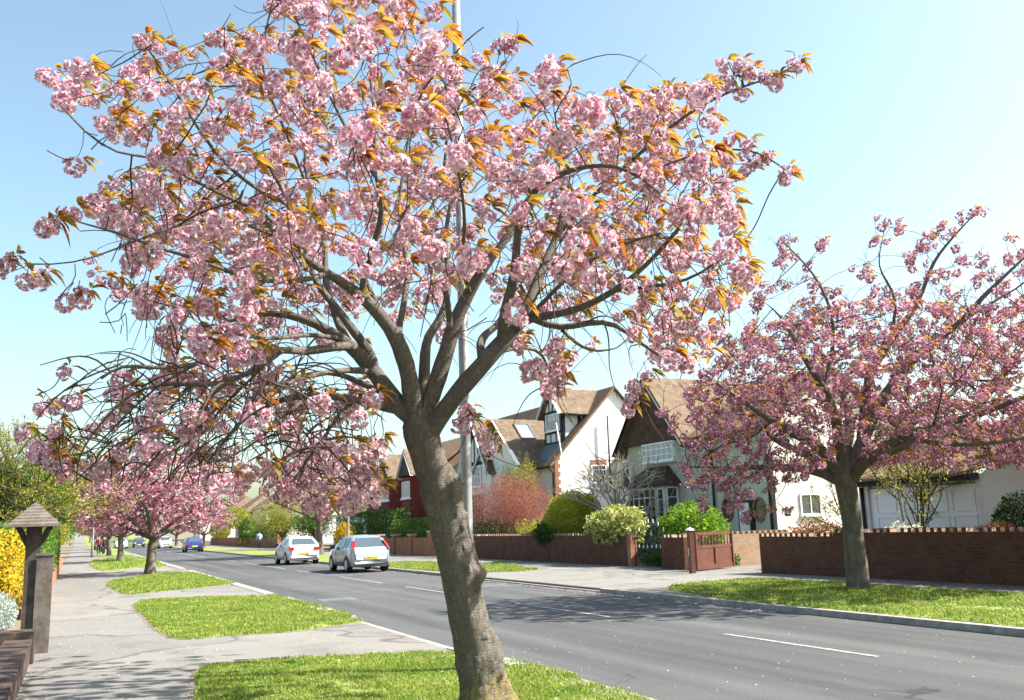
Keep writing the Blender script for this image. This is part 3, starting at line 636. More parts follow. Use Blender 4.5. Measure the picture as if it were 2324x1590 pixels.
# ---------------------------------------------------------------- materials of the houses
def roofmat(name,axis,c1,c2,c3,row=.16):
    m=mat(name,c1,.9,spec=.12); p=wpos(m); s=nd(m,'SeparateXYZ'); lk(m,p,s.inputs[0]); c=nd(m,'CombineXYZ'); lk(m,s.outputs[axis],c.inputs[0]); lk(m,s.outputs[2],c.inputs[1])
    b=nd(m,'TexBrick'); lk(m,c.outputs[0],b.inputs['Vector']); b.inputs['Scale'].default_value=1; b.inputs['Brick Width'].default_value=.17; b.inputs['Row Height'].default_value=row*.62
    b.inputs['Mortar Size'].default_value=.008; b.inputs['Mortar Smooth'].default_value=.6; b.inputs['Color1'].default_value=(*c1,1); b.inputs['Color2'].default_value=(*c2,1); b.inputs['Mortar'].default_value=tuple(x*.3 for x in c1)+(1,)
    n=noise_t(m,p,2.,7,.75); lk(m,mixc(m,.5,b.outputs[0],ramp(m,n,[(.3,tuple(x*.6 for x in c1)),(.55,c2),(.72,c3)])),bsdf(m).inputs['Base Color'])
    saw=mathn(m,'FRACT',mathn(m,'DIVIDE',s.outputs[2],row*.62)); bump(m,mathn(m,'ADD',mathn(m,'MULTIPLY',saw,-1.),mathn(m,'MULTIPLY',noise_t(m,p,20,3,.7),.6)),.9,.03); return m
M['tile_y']=roofmat('clay_tiles_along_y',1,(.125,.077,.053),(.2,.132,.088),(.3,.24,.16))
M['tile_x']=roofmat('clay_tiles_along_x',0,(.12,.082,.056),(.19,.14,.1),(.3,.25,.15))
M['render']=noisy('white_rough_render',(.76,.75,.72),(.84,.83,.8),2,.9,.6,38,.02)
M['pebble']=noisy('cream_pebbledash',(.68,.65,.56),(.82,.79,.7),6,.95,1.,26,.04)
M['sage']=noisy('grey_green_render',(.47,.49,.4),(.54,.56,.46),1.6,.9,.15,40)
M['black']=noisy('black_stained_timber',(.012,.012,.015),(.03,.03,.035),5,.6,.2,40)
M['upvc']=mat('white_window_plastic',(.8,.81,.82),.4)
M['glass']=mat('window_glass',(.045,.055,.065),.06,spec=.9)
M['glass_net']=mat('window_glass_with_net_curtain',(.28,.31,.33),.12,spec=.8)
M['brown_tile']=noisy('dark_brown_hung_tiles',(.06,.035,.028),(.12,.07,.055),4,.85,.5,30)
M['red_tile']=noisy('dark_red_hung_tiles',(.15,.03,.028),(.21,.05,.045),3,.8,.5,30)
M['lead']=mat('lead_flashing',(.1,.11,.13),.6)
M['pipe']=mat('black_downpipe',(.02,.02,.022),.5)
M['wood_gate']=noisy('red_brown_stained_gate',(.085,.024,.014),(.135,.04,.024),3,.45,.15,50,spec=.5)
M['iron']=mat('dark_green_iron',(.012,.03,.025),.5,.3)
M['white_iron']=mat('white_painted_finials',(.8,.8,.78),.5)
def window(par,ax,c,u0,u1,z0,z1,nx=2,ny=2,fr=.06,bar=.03,mtop=None,glass='glass',sill=True,name='window',col='upvc',t=.05):
    """frame with bars; ax 'x': the wall lies at x=c and looks to -x, ax 'y': wall at y=c looking to -y"""
    def bx(b,ua,ub,za,zb,d0,d1):
        if ax=='x': b.box((c-d1,ua,za),(c-d0,ub,zb))
        else: b.box((ua,c-d1,za),(ub,c-d0,zb))
    if u0>u1:u0,u1=u1,u0
    b=MB(); bx(b,u0,u1,z1-fr,z1,0,t); bx(b,u0,u1,z0,z0+fr,0,t); bx(b,u0,u0+fr,z0+fr,z1-fr,0,t); bx(b,u1-fr,u1,z0+fr,z1-fr,0,t)
    for i in range(1,nx):
        u=u0+(u1-u0)*i/nx; bx(b,u-bar/2,u+bar/2,z0+fr,z1-fr,.0,t*.85)
    hs=[z0+(z1-z0)*i/ny for i in range(1,ny)] if mtop is None else [z1-(z1-z0)*mtop]
    for z in hs: bx(b,u0+fr,u1-fr,z-bar/2,z+bar/2,0,t*.8)
    w_=b.build(name,M[col],par)
    g=MB(); bx(g,u0+fr*.5,u1-fr*.5,z0+fr*.5,z1-fr*.5,-.02,.012); g.build('pane',M[glass],w_)
    if sill:
        s=MB(); bx(s,u0-.05,u1+.05,z0-.06,z0-.002,0,t+.06); s.build('sill',M[col],w_)
    return w_
def slab(par,name,poly,m,th=.12): return MB().prism([tuple(p) for p in poly],(0,0,-th)).build(name,m,par)
# ---------------------------------------------------------------- garden walls
def toothed_wall(y0,y1,z1,label,x=18.3,name='brick_wall',seed=0):
    r=random.Random(seed); t=thing(name,(x,y0,0),label,'garden wall','toothed brick garden walls')
    b=MB(); b.box((x,y0,-.1),(x+.23,y1,z1-.1)); b.build('wall',M['brick_dark'],t)
    b=MB(); y=y0+.02
    while y<y1-.11:
        if r.random()>.05: b.box((x-.004,y,z1-.097),(x+.234,y+.105,z1+r.uniform(-.008,.004)))
        y+=.222
    b.build('teeth',M['brick_dark'],t)
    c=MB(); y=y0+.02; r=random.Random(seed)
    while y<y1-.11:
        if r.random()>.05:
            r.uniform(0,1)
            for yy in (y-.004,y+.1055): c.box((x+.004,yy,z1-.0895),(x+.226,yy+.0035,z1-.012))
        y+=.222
    c=c; c.box((x+.004,y0+.004,z1-.099),(x+.226,y1-.004,z1-.09)); c.build('coping',M['coping'],t)  # thin coping bed, plus pale tooth sides with sunlight put into the colour
    return t
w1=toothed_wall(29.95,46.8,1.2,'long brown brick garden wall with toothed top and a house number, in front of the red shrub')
b=MB(); b.box((18.27,29.72,-.1),(18.55,29.945,1.16)); b.build('end_pier',M['brick_red'],w1)
# house number in white figures on the wall
def text(name,s,size,loc,rot,m,parent,ext=.004):
    cu=bpy.data.curves.new(name,'FONT'); cu.body=s; cu.size=size; cu.extrude=ext; cu.align_x='CENTER'; cu.align_y='CENTER'; cu.resolution_u=3
    o=bpy.data.objects.new(name,cu); COL.objects.link(o); dg=bpy.context.evaluated_depsgraph_get(); me=bpy.data.meshes.new_from_object(o.evaluated_get(dg)); bpy.data.objects.remove(o)
    o=link(name,me,m,parent); pl=parent_world(parent); o.location=Vector(loc)-pl; o.rotation_euler=rot; return o
text('house_number','199',.17,(18.29,PX(1369,1200,18.3)[1],PX(1369,1233,18.3)[2]),(R(90),0,R(-90)),M['white_iron'],w1)
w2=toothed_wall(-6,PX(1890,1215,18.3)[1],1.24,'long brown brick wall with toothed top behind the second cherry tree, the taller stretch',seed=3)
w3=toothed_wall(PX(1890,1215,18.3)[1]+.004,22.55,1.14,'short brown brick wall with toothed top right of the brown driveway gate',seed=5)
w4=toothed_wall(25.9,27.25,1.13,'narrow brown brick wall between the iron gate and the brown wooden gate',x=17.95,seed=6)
t=thing('brick_wall',(19.9,26.3,0),'sunlit buff brick boundary wall behind the open brown gate','garden wall')
b=MB(); b.box((18.35,26.5,-.1),(23,26.72,1.05)); b.build('wall',M['brick_buff'],t); b=MB()
for k in range(19): b.box((18.4+k*.24,26.497,1.053),(18.4+k*.24+.11,26.723,1.15))
b.build('teeth',M['brick_buff'],t)
# garden crossings paved
for pol,mm in (([(18.62,21.9),(23,21.9),(23,26.4),(18.62,26.4)],'pave'),([(18.62,27.4),(23,28),(23,30.4),(18.62,29.6)],'pave')):
    b=MB(); b.prism([(x,y,-.02) for x,y in pol],(0,0,.024)); b.build('garden_path',M[mm])['kind']='structure'
# brown wooden gate, swung open into the drive
a=G(1580,1298); e=G(1666,1289); d=(e-a)/np.linalg.norm(e-a); Lg=float(np.linalg.norm(e-a))
t=thing('wooden_gate',a,'red brown panelled wooden driveway gate standing open by the brick walls','gate')
def gp(u,z): return a+d*u+np.array([0,0,z])
H=1.2; b=MB()
for u in (.05,Lg-.05): MB().bar(gp(u,.06),gp(u,H+(.02)),.1,.055,upv=d).build('stile',M['wood_gate'],t)
b=MB()
for z,h in ((.12,.16),(.74,.09),(H-.05,.09)): b.bar(gp(.1,z),gp(Lg-.1,z),.05,h)
b.bar(gp(Lg/2,.2),gp(Lg/2,.695),.1,.05,upv=d); b.build('rail',M['wood_gate'],t)
b=MB(); b.bar(gp(.1,.45),gp(Lg/2-.05,.45),.02,.5); b.bar(gp(Lg/2+.05,.45),gp(Lg-.1,.45),.02,.5); b.build('panel',M['wood_gate'],t)
b=MB()
for k in range(1,11): b.bar(gp(.1+(Lg-.2)*k/11,.785),gp(.1+(Lg-.2)*k/11,H-.095),.03,.03,upv=d)
b.build('slats',M['wood_gate'],t)
t=thing('gate_post',G(1572,1302),'red brown square gate post with a pale cap beside the brown gate','post'); g=G(1572,1302)
b=MB(); b.box(g+(-.075,-.075,-.02),g+(.075,.075,1.27)); b.build('post',M['wood_gate'],t); b=MB(); b.box(g+(-.1,-.1,1.273),g+(.1,.1,1.31)); b.add([g+(-.09,-.09,1.31),g+(.09,-.09,1.31),g+(.09,.09,1.31),g+(-.09,.09,1.31),g+(0,0,1.37)],[(0,1,4),(1,2,4),(2,3,4),(3,0,4)]); b.build('cap',M['upvc'],t)
b=MB(); b.tube([g+(-.085,0,.75),g+(-.1,0,.7),g+(-.085,0,.5)],.012,6); b.build('latch',M['white_iron'],t)
# iron gate
ya,yb=29.6,27.4; xi=18.4
t=thing('iron_gate',(xi,28.5,0),'dark green wrought iron garden gate with white spear finials and an arched top','gate')
b=MB()
for y in (ya,yb): b.tube([(xi,y,0.02),(xi,y,1.05)],.018,6)
for z in (.12,.62,.83): b.tube([(xi,ya,z),(xi,yb,z)],.012,6)
for k in range(1,11):
    y=ya+(yb-ya)*k/11; b.tube([(xi,y,.12),(xi,y,.62)],.007,5)
n=14; arc=[(xi,ya+(yb-ya)*k/n,.95+.55*math.sin(math.pi*k/n)) for k in range(n+1)]; b.tube(arc,.013,6)
for k in (3,5,9,11): b.tube([(xi,arc[k][1],.83),arc[k]],.007,5)
yc=(ya+yb)/2
b.tube([(xi,yc,.86),(xi,yc+.22,1.12),(xi,yc,1.38),(xi,yc-.22,1.12),(xi,yc,.86)],.008,5); b.build('frame',M['iron'],t)
def fin(x,y,z,s=1.): MB().lathe([(.003,0),(.024*s,.04*s),(.017*s,.09*s),(.002,.16*s)],(x,y,z),6).build('finial',M['white_iron'],t)
for k in range(1,8): fin(xi,ya+(yb-ya)*k/8,.635)
for k in range(1,n): 
    if k%2==0: fin(xi,arc[k][1],arc[k][2]+.01,1.1)
fin(xi,yc,1.06,1.2)
# ---------------------------------------------------------------- white gabled house with black timbers
XW,YW=24.5,47.53
h=thing('gabled_house',(XW,YW,0),'white rendered house with tiled roof, black and white timber dormer and tall side gable','house')
ze,za,xa=5.15,9.45,28.6; xb=2*xa-XW
YB=YW+17
b=MB(); b.prism([(XW,YW,-.1),(xb,YW,-.1),(xb,YW,ze),(xa,YW,za-.12),(XW,YW,ze)],(0,YB-YW,0)); b.build('wall',M['render'],h)
def rz_(x): return ze+(za-ze)*(x-XW)/(xa-XW)
ov=.35; x0=XW-ov; z0=rz_(x0)
slab(h,'roof',[(x0,YW-.16,z0+.1),(xa,YW-.16,za+.1),(xa,YB,za+.1),(x0,YB,z0+.1)],M['tile_y'],.16)
slab(h,'roof',[(xa+.002,YW-.16,za+.1),(xb+ov,YW-.16,z0+.1),(xb+ov,YB,z0+.1),(xa+.002,YB,za+.1)],M['tile_y'],.16)
b=MB(); b.bar((x0,YW-.17,z0-.02),(xa,YW-.17,za-.02),.03,.09,upv=(0,1,0)); b.bar((xb+ov,YW-.17,z0-.02),(xa,YW-.17,za-.02),.03,.09,upv=(0,1,0)); b.build('verge_tiles',M['tile_y'],h)
b=MB(); r=random.Random(2)
for k in range(24):
    wq=.34 if k%2 else .22; b.box((XW-.02,YW-.022,k*.225),(XW+wq,YW+.1,k*.225+.215))
b.build('quoins',M['brick_red'],h)
b=MB(); b.tube([(x0-.06,YW-.1,z0-.03),(x0-.06,YB,z0-.03)],.06,8); b.tube([(x0-.06,YW-.1,z0-.05),(XW-.08,YW+.15,4.4),(XW-.08,YW+.15,.1)],.045,8); b.build('gutter',M['pipe'],h)
# side windows
p=PY(1343,1060,YW); q=PY(1377,1096,YW)
window(h,'y',YW,PY(1341,1060,YW)[0],PY(1375,1060,YW)[0],PY(1343,1097,YW)[2],PY(1343,1056,YW)[2],2,2,mtop=.27,t=.07)
b=MB(); b.box((PY(1341,1060,YW)[0]-.04,YW-.02,PY(1343,1056,YW)[2]+.01),(PY(1375,1060,YW)[0]+.04,YW+.1,PY(1343,1056,YW)[2]+.3)); b.build('brick_lintel',M['brick_red'],h)
# black vent pipe standing off the wall
xp=PY(1373,960,YW)[0]; b=MB(); b.tube([(xp,YW-.3,PY(1371,945,YW)[2]),(xp,YW-.3,3.6),(xp+.25,YW-.3,3.4),(xp+.25,YW-.3,.2)],.055,8)
for z in (7.,5.6,4.2): b.bar((xp,YW-.3,z),(xp,YW,z),.03)
b.build('vent_pipe',M['pipe'],h)
# lean-to at the right of the gable
x1=PY(1397,1030,YW)[0]; b=MB(); b.prism([(x1,YW-.002,-.1),(x1+3,YW-.002,-.1),(x1+3,YW-.002,5.2),(x1+1.3,YW-.002,6.),(x1,YW-.002,5.25)],(0,-2.2,0)); b.build('side_wing',M['render'],h)
slab(h,'roof',[(x1-.15,YW-2.4,5.2),(x1+1.3,YW-2.4,6.12),(x1+1.3,YW,6.12),(x1-.15,YW,5.2)],M['tile_y'],.1)
slab(h,'roof',[(x1+1.302,YW-2.4,6.12),(x1+3.1,YW-2.4,5.25),(x1+3.1,YW,5.25),(x1+1.302,YW,6.12)],M['tile_y'],.1)
window(h,'x',x1,YW-1.5,YW-.7,3.7,5.0,1,2,mtop=.3)
# big dormer on the front slope
YC=YW+.75; dfr=PX(1275,960,0); 
pe=PY(1277,1005,YC); xd=float(pe[0]); zb=rz_(xd)+.1; zt=float(PX(1277,930,xd)[2]); yl=float(PX(1236,960,xd)[1]); 
zr=float(PX(1247,887,xd)[2]); xe=XW+(zt-ze)*(xa-XW)/(za-ze); ym=(YC+yl)/2
b=MB(); b.prism([(xd,YC,zb-.3),(xa,YC,zb-.3),(xa,YC,zt),(xd,YC,zt)],(0,yl-YC,0)); b.prism([(xd,YC,zt),(xd,yl,zt),(xd,ym,zr-.1)],(xa-xd-.3,0,0)); b.build('dormer',M['render'],h)
dm=h.children[-1]
b=MB(); 
for y in (YC+.08,yl-.08): b.box((xd-.03,y-.1,zb-.1),(xd,y+.1,zt))
b.box((xd-.034,YC,zt-.1),(xd,yl,zt+.06)); wz0=zb+.75; b.box((xd-.034,YC,wz0-.16),(xd,yl,wz0)); b.box((xd-.034,YC,zb-.05),(xd,yl,zb+.1))
for f in (.35,.65): b.box((xd-.03,yl+(YC-yl)*f-.05,zb+.1),(xd,yl+(YC-yl)*f+.05,wz0-.16))
for f in (.3,.5,.7): b.box((xd-.03,yl+(YC-yl)*f-.05,zt+.06),(xd,yl+(YC-yl)*f+.05,zt+(zr-zt)*(1-abs(f-.5)*2)-.1))
# timbers on the lit cheek
b.box((xd-.03,YC-.03,zb-.1),(xd+.2,YC,zt)); 
for x in (xd+1.05,xd+2.0): b.box((x,YC-.03,rz_(x)+.1),(x+.2,YC,zt))
b.bar((xd+.1,YC-.015,rz_(xd+.1)+.14),(xe-.1,YC-.015,zt+.0),.03,.2,upv=(0,1,0))
b.build('timbers',M['black'],dm)
window(dm,'x',xd-.03,YC+.25,yl-.25,wz0+.02,zt-.12,3,2,mtop=.36,glass='glass_net')
oh=.35
for s,yy in ((-1,YC-oh),(1,yl+oh)):
    zz=zt-(zr-zt)*oh/abs(ym-YC)*.9
    slab(dm,'roof',[(xd-.3,yy,zz+.12),(xd-.3,ym+.001*s,zr+.06),(xa+.1,ym+.001*s,zr+.06),(xa+.1 if 0 else XW+(zz+.1-ze)*(xa-XW)/(za-ze)+.1,yy,zz+.12)],M['tile_x'],.1)
b=MB(); b.bar((xd-.31,YC-oh,zt-.25),(xd-.31,ym,zr-.02),.04,.2,upv=(1,0,0)); b.bar((xd-.31,yl+oh,zt-.25),(xd-.31,ym,zr-.02),.04,.2,upv=(1,0,0)); b.build('bargeboard',M['upvc'],dm)
b=MB(); b.tube([(xd-.3,YC-oh-.04,zt-.28),(xe,YC-oh-.04,zt-.28)],.05,6); b.tube([(xd+.03,YC-.08,zt-.3),(xd+.03,YC-.08,zb+.05)],.035,6); b.build('gutter',M['pipe'],dm)
slab(h,'lead_apron',[(xd-1.0,YC-.1,rz_(xd-1.)+.13),(xd,YC-.1,rz_(xd)+.13),(xd,yl+.1,rz_(xd)+.13),(xd-1.,yl+.1,rz_(xd-1.)+.13)],M['lead'],.02)
# chimney, and the front cross gable with roof window
b=MB(); b.box((xa-.2,YW+6.4,za-1.2),(xa+.6,YW+7.4,za+.75)); b.box((xa-.26,YW+6.34,za+.752),(xa+.66,YW+7.46,za+.9)); b.build('chimney',M['brick_red'],h)
XG=23.4
ap=PX(1129,955,XG); rb=PX(1186,1052,XG); yg=float(ap[1]); zg=float(ap[2]); yr=float(rb[1]); zq=float(rb[2]); yl2=2*yg-yr; xk=XW+(zg-ze)*(xa-XW)/(za-ze)
b=MB(); b.prism([(XG,yr+.2,-.1),(XG,yl2-.2,-.1),(XG,yl2-.2,zq),(XG,yg,zg-.15),(XG,yr+.2,zq)],(XW-XG+3,0,0)); b.build('front_gable',M['render'],h); fg=h.children[-1]
xq=XW+(zq-ze)*(xa-XW)/(za-ze)
slab(fg,'roof',[(XG-.3,yr-.1,zq-.1),(XG-.3,yg-.001,zg+.08),(xk+.2,yg-.001,zg+.08),(max(xq,XG+.5),yr-.1,zq-.1)],M['tile_x'],.12)
slab(fg,'roof',[(XG-.3,yl2+.1,zq-.1),(XG-.3,yg+.001,zg+.08),(xk+.2,yg+.001,zg+.08),(max(xq,XG+.5),yl2+.1,zq-.1)],M['tile_x'],.12)
b=MB(); b.bar((XG-.31,yr-.1,zq-.1),(XG-.31,yg,zg),.04,.22,upv=(1,0,0)); b.bar((XG-.31,yl2+.1,zq-.1),(XG-.31,yg,zg),.04,.22,upv=(1,0,0)); b.build('bargeboard',M['upvc'],fg)
b=MB(); b.box((XG-.03,yg-.55,zg-2.0),(XG,yg+.5,zg-.75)); b.build('timbers',M['black'],fg)
window(fg,'x',XG-.03,yg-.35,yg+.3,zg-1.8,zg-.95,1,1,sill=False)
# the roof window lies in the slope
def onslope(x,f): return np.array([x,yg+(yr-yg)*f,zg+.08+(zq-.18-zg)*f])
nrm=np.cross(np.array([1.,0,0]),onslope(0,1)-onslope(0,0)); nrm/=np.linalg.norm(nrm); nrm*=-1 if nrm[2]<0 else 1
A1,A2,B1,B2=onslope(24.3,.12),onslope(25.25,.12),onslope(24.3,.44),onslope(25.25,.44)
b=MB()
for p_,q_ in ((A1,A2),(B1,B2),(A1,B1),(A2,B2)): b.bar(p_+nrm*.05,q_+nrm*.05,.1,.1,upv=nrm)
sw=b.build('roof_window',M['lead'],fg); b=MB(); b.prism([A1+nrm*.03,A2+nrm*.03,B2+nrm*.03,B1+nrm*.03],nrm*.03); b.build('pane',M['glass_net'],sw)
# half timbered front gable further along
X3=23.2; y3a,y3b=float(PX(1112,1000,X3)[1]),float(PX(1052,1000,X3)[1]); y3=(y3a+y3b)/2; z3=float(PX(1080,955,X3)[2]); z3e=5.2
b=MB(); b.prism([(X3,y3a,-.1),(X3,y3b,-.1),(X3,y3b,z3e),(X3,y3,z3),(X3,y3a,z3e)],(5,0,0)); b.build('timbered_gable',M['render'],h); tg=h.children[-1]
b=MB(); zf=float(PX(1080,1053,X3)[2])
b.box((X3-.04,y3a,zf-.12),(X3,y3b,zf+.12))
k=0; y=y3a+.1
while y<y3b:
    zt_=z3e+(z3-z3e)*(1-abs(y-y3)/abs(y3b-y3)); b.box((X3-.035,y-.07,zf+.12),(X3,y+.07,max(zf+.2,zt_-.1))); y+=.62
b.bar((X3-.02,y3a+.1,zf+.2),(X3-.02,y3,z3-.6),.04,.14,upv=(1,0,0)); b.bar((X3-.02,y3b-.1,zf+.2),(X3-.02,y3,z3-.6),.04,.14,upv=(1,0,0)); b.build('timbers',M['black'],tg)
window(tg,'x',X3-.04,float(PX(1093,1060,X3)[1]),float(PX(1068,1060,X3)[1]),zf-1.5,zf-.2,4,2,glass='glass_net')
window(tg,'x',X3-.04,float(PX(1098,1060,X3)[1]),float(PX(1064,1060,X3)[1]),1.3,zf-1.9,5,2,mtop=.3)
for s in (-1,1):
    yy=y3+s*(abs(y3b-y3)+.35); zz=z3e-.35*(z3-z3e)/abs(y3b-y3)
    slab(tg,'roof',[(X3-.35,yy,zz+.1),(X3-.35,y3+.001*s,z3+.1),(X3+5.2,y3+.001*s,z3+.1),(X3+5.2,yy,zz+.1)],M['tile_x'],.12)
    b=MB(); b.bar((X3-.36,yy,zz),(X3-.36,y3,z3),.04,.22,upv=(1,0,0)); b.build('bargeboard',M['upvc'],tg)
# television aerials
def aerial(loc,hh,label,boom=(1,.3,.1),n=9,name='television_aerial'):
    t=thing(name,loc,label,'aerial','television aerials on the roofs'); b=MB(); l=np.array(loc,float); b.tube([l,l+(0,0,hh)],.015,5); b.build('mast',M['upvc'],t)
    b=MB(); d=np.array(boom,float); d/=np.linalg.norm(d); tp=l+(0,0,hh-.05); b.tube([tp-d*.5,tp+d*1.0],.012,5); s=np.cross(d,(0,0,1)); s/=np.linalg.norm(s)
    for k in range(n): b.tube([tp+d*(k*1.0/n)-s*.18,tp+d*(k*1.0/n)+s*.18],.006,4)
    b.bar(tp-d*.5-s*.25+(0,0,.2),tp-d*.5-s*.25-(0,0,.25),.01); b.bar(tp-d*.5+s*.25+(0,0,.2),tp-d*.5+s*.25-(0,0,.25),.01); b.build('antenna',M['lead'],t); return t
c=PY(1297,893,YW+7.); aerial((float(c[0]),YW+7,float(c[2])),1.5,'thin television aerial with a toothed boom above the timber dormer roof')
c=PY(1238,930,YW+8.); aerial((float(c[0]),YW+8,float(c[2])-.4),2.6,'taller television aerial left of the dormer ridge',boom=(-1,.2,0))
# ---------------------------------------------------------------- grey green house with a brown gable
XG=23.; h=thing('gabled_house',(XG,32,0),'grey green rendered house with brown tile hung gable, bay windows and pebbledash flank','house')
ya,yr,yl=34.75,32.35,37.2; zr,zl=7.75,5.0
b=MB(); b.box((XG,yr+.02,-.1),(XG+8,yl,zl)); b.box((XG+.004,27.5,-.1),(XG+8,yr+.018,zl-.1)); b.build('wall',M['sage'],h)
b=MB(); b.prism([(XG-.28,yr-.05,zl-.05),(XG-.28,yl+.05,zl-.05),(XG-.28,ya,zr-.1)],(6,0,0)); b.build('hung_tile_gable',M['brown_tile'],h)
for s,yy in ((-1,yr-.35),(1,yl+.35)):
    zz=zl-.05-(zr-zl)*.35/2.4
    slab(h,'roof',[(XG-.55,yy,zz+.1),(XG-.55,ya+.001*s,zr+.1),(XG+9,ya+.001*s,zr+.1),(XG+9,yy,zz+.1)],M['tile_x'],.14)
    b=MB(); b.bar((XG-.56,yy,zz),(XG-.56,ya,zr),.04,.24,upv=(1,0,0)); b.build('bargeboard',M['black'],h)
slab(h,'roof',[(XG-.4,27.2,zl-.1),(XG+3.2,27.2,zl+2.3),(XG+3.2,yr-.3,zl+2.3),(XG-.4,yr-.3,zl-.1)],M['tile_y'],.12)
slab(h,'roof',[(XG+3.202,27.2,zl+2.3),(XG+7.2,27.2,zl-.1),(XG+7.2,yr-.3,zl-.1),(XG+3.202,yr-.3,zl+2.3)],M['tile_y'],.12)
b=MB(); b.prism([(XG+.01,27.5,zl-.12),(XG+6.6,27.5,zl-.12),(XG+3.2,27.5,zl+2.1)],(0,.2,0)); b.build('gable_end',M['pebble'],h)
b=MB(); b.box((XG+.15,27.44,-.1),(XG+7.8,27.496,zl-.12)); b.build('pebbledash_flank',M['pebble'],h); pf=h.children[-1]
b=MB(); b.box((XG-.03,27.42,-.1),(XG+.146,27.6,3.9)); b.build('corner_board',M['black'],h)
window(pf,'y',27.44,24.28,25.28,float(PY(1812,1170,27.48)[2]),2.42,2,1)
# upper bay
b=MB(); b.box((XG-.22,33.15,4.02),(XG-.002,35.65,zl-.06)); b.build('upper_bay',M['upvc'],h); ub=h.children[-1]
window(ub,'x',XG-.22,33.2,35.6,4.12,zl-.08,6,3,fr=.05,bar=.04,glass='glass_net')
# ground floor bay with hipped tiled roof
yb0,yb1=33.3,36.3; b=MB(); b.box((XG-.7,yb0,-.1),(XG-.002,yb1,3.05)); b.build('ground_bay',M['sage'],h); gb=h.children[-1]
window(gb,'x',XG-.7,yb0+.65,yb1-.1,float(PX(1490,1190,XG-.7)[2]),2.98,5,2,fr=.08,bar=.05,mtop=.27); window(gb,'x',XG-.7,yb0+.02,yb0+.58,.95,2.98,1,2,fr=.1,mtop=.25)
window(gb,'y',yb0,XG-.66,XG-.08,1.4,2.98,1,2,mtop=.27)
b=MB(); zt=float(PX(1505,1058,XG-.1)[2]); v=[(XG-1.05,yb0-.35,3.06),(XG-1.05,yb1+.35,3.06),(XG-.002,yb1+.35,3.06),(XG-.002,yb0-.35,3.06),(XG-.12,yb0+.65,zt),(XG-.12,yb1-.9,zt),(XG-.002,yb1-.9,zt),(XG-.002,yb0+.65,zt)]
b.add(v,[(0,1,5,4),(1,2,6,5),(0,4,7,3),(4,5,6,7),(3,2,1,0)]); b.build('bay_roof',M['brown_tile'],gb)
# porthole windows and front door
for px in (1653,1725):
    c=PX(px,1157,XG); b=MB(); n=20; pr=[(c[0]-.05,c[1]+.3*math.cos(2*math.pi*k/n),c[2]+.42*math.sin(2*math.pi*k/n)) for k in range(n+1)]; b.tube(pr,.05,6); o=b.build('porthole_window',M['brick_red'],h)
    b=MB(); b.prism([(XG-.02,c[1]+.27*math.cos(2*math.pi*k/n),c[2]+.39*math.sin(2*math.pi*k/n)) for k in range(n)],(.03,0,0)); b.build('pane',M['glass'],o)
yd0,yd1=float(PX(1712,1150,XG)[1]),float(PX(1676,1150,XG)[1])
b=MB(); b.box((XG-.05,yd0,0),(XG,yd1,2.25)); b.build('door_surround',M['black'],h); b=MB(); b.box((XG-.09,yd0+.25,0.03),(XG-.052,yd1-.12,2.15)); o=b.build('door',M['upvc'],h); b=MB(); b.box((XG-.12,yd0+.32,1.0),(XG-.092,yd0+.5,1.05)); b.build('handle',M['black'],o)
for px in (1745,): pass
b=MB(); c=PX(1620,1150,XG); b.tube([(XG-.08,float(PX(1625,1150,XG)[1]),.1),(XG-.08,float(PX(1625,1150,XG)[1]),4.7)],.05,8); b.build('downpipe',M['pipe'],h)
# ---------------------------------------------------------------- garage
XR=22.; h=thing('garage',(XR,20,0),'white pebbledashed garage with wide white panelled door and tiled roof','garage')
yg0,yg1=float(PX(2213,1100,XR)[1]),float(PX(1968,1110,XR)[1])
b=MB(); b.box((XR,yg1+.003,-.1),(XR+5,yg1+.35,2.5)); b.box((XR,yg0-.28,-.1),(XR+5,yg0-.003,2.42)); b.box((XR+.2,yg0,2.36),(XR+5,yg1,2.6)); b.box((XR+4,yg0,0),(XR+5,yg1,2.4)); b.build('wall',M['render'],h)
b=MB(); b.box((XR+.1,yg0,.0),(XR+.16,yg1,2.34)); d_=b.build('garage_door',M['upvc'],h); b=MB()
for r0,r1 in ((.12,.75),(.85,1.5),(1.6,2.2)):
    for k in range(4):
        u0=yg0+.12+(yg1-yg0-.2)*k/4; u1=u0+(yg1-yg0-.2)/4-.14
        for (ua,ub,za_,zb_) in ((u0,u1,r1-.04,r1),(u0,u1,r0,r0+.04),(u0,u0+.04,r0+.04,r1-.04),(u1-.04,u1,r0+.04,r1-.04)): b.box((XR+.075,ua,za_),(XR+.099,ub,zb_))
b.build('panel_moulding',M['upvc'],d_)
b=MB(); b.tube([(XR-.06,yg1+.18,.0),(XR-.06,yg1+.18,2.4)],.05,8); b.tube([(XR-.06,yg1+.42,.0),(XR-.06,yg1+.42,2.4)],.05,8); b.build('downpipe',M['pipe'],h)
b=MB(); b.box((XR-.35,yg0-.1,2.43),(XR+.05,yg1+.7,2.62)); b.build('fascia',M['black'],h)
slab(h,'roof',[(XR-.45,yg0-.2,2.66),(XR+3.5,yg0-.2,4.3),(XR+3.5,yg1+1,4.3),(XR-.45,yg1+1,2.66)],M['tile_y'],.1)
XB=21.9
zt0=float(PX(2226,1078,XB)[2]); yq=float(PX(2224,1080,XB)[1])
b=MB(); b.prism([(XB,yq,-.1),(XB,yq,zt0),(XB,yq-.6,zt0+.42),(XB,-2,zt0+.5),(XB,-2,-.1)],(6,0,0)); b.build('bungalow_wall',M['render'],h)
slab(h,'roof',[(XB-.35,yq-.2,zt0+.5),(XB+4,yq-.2,zt0+3),(XB+4,-2,zt0+3),(XB-.35,-2,zt0+.5)],M['tile_y'],.12)
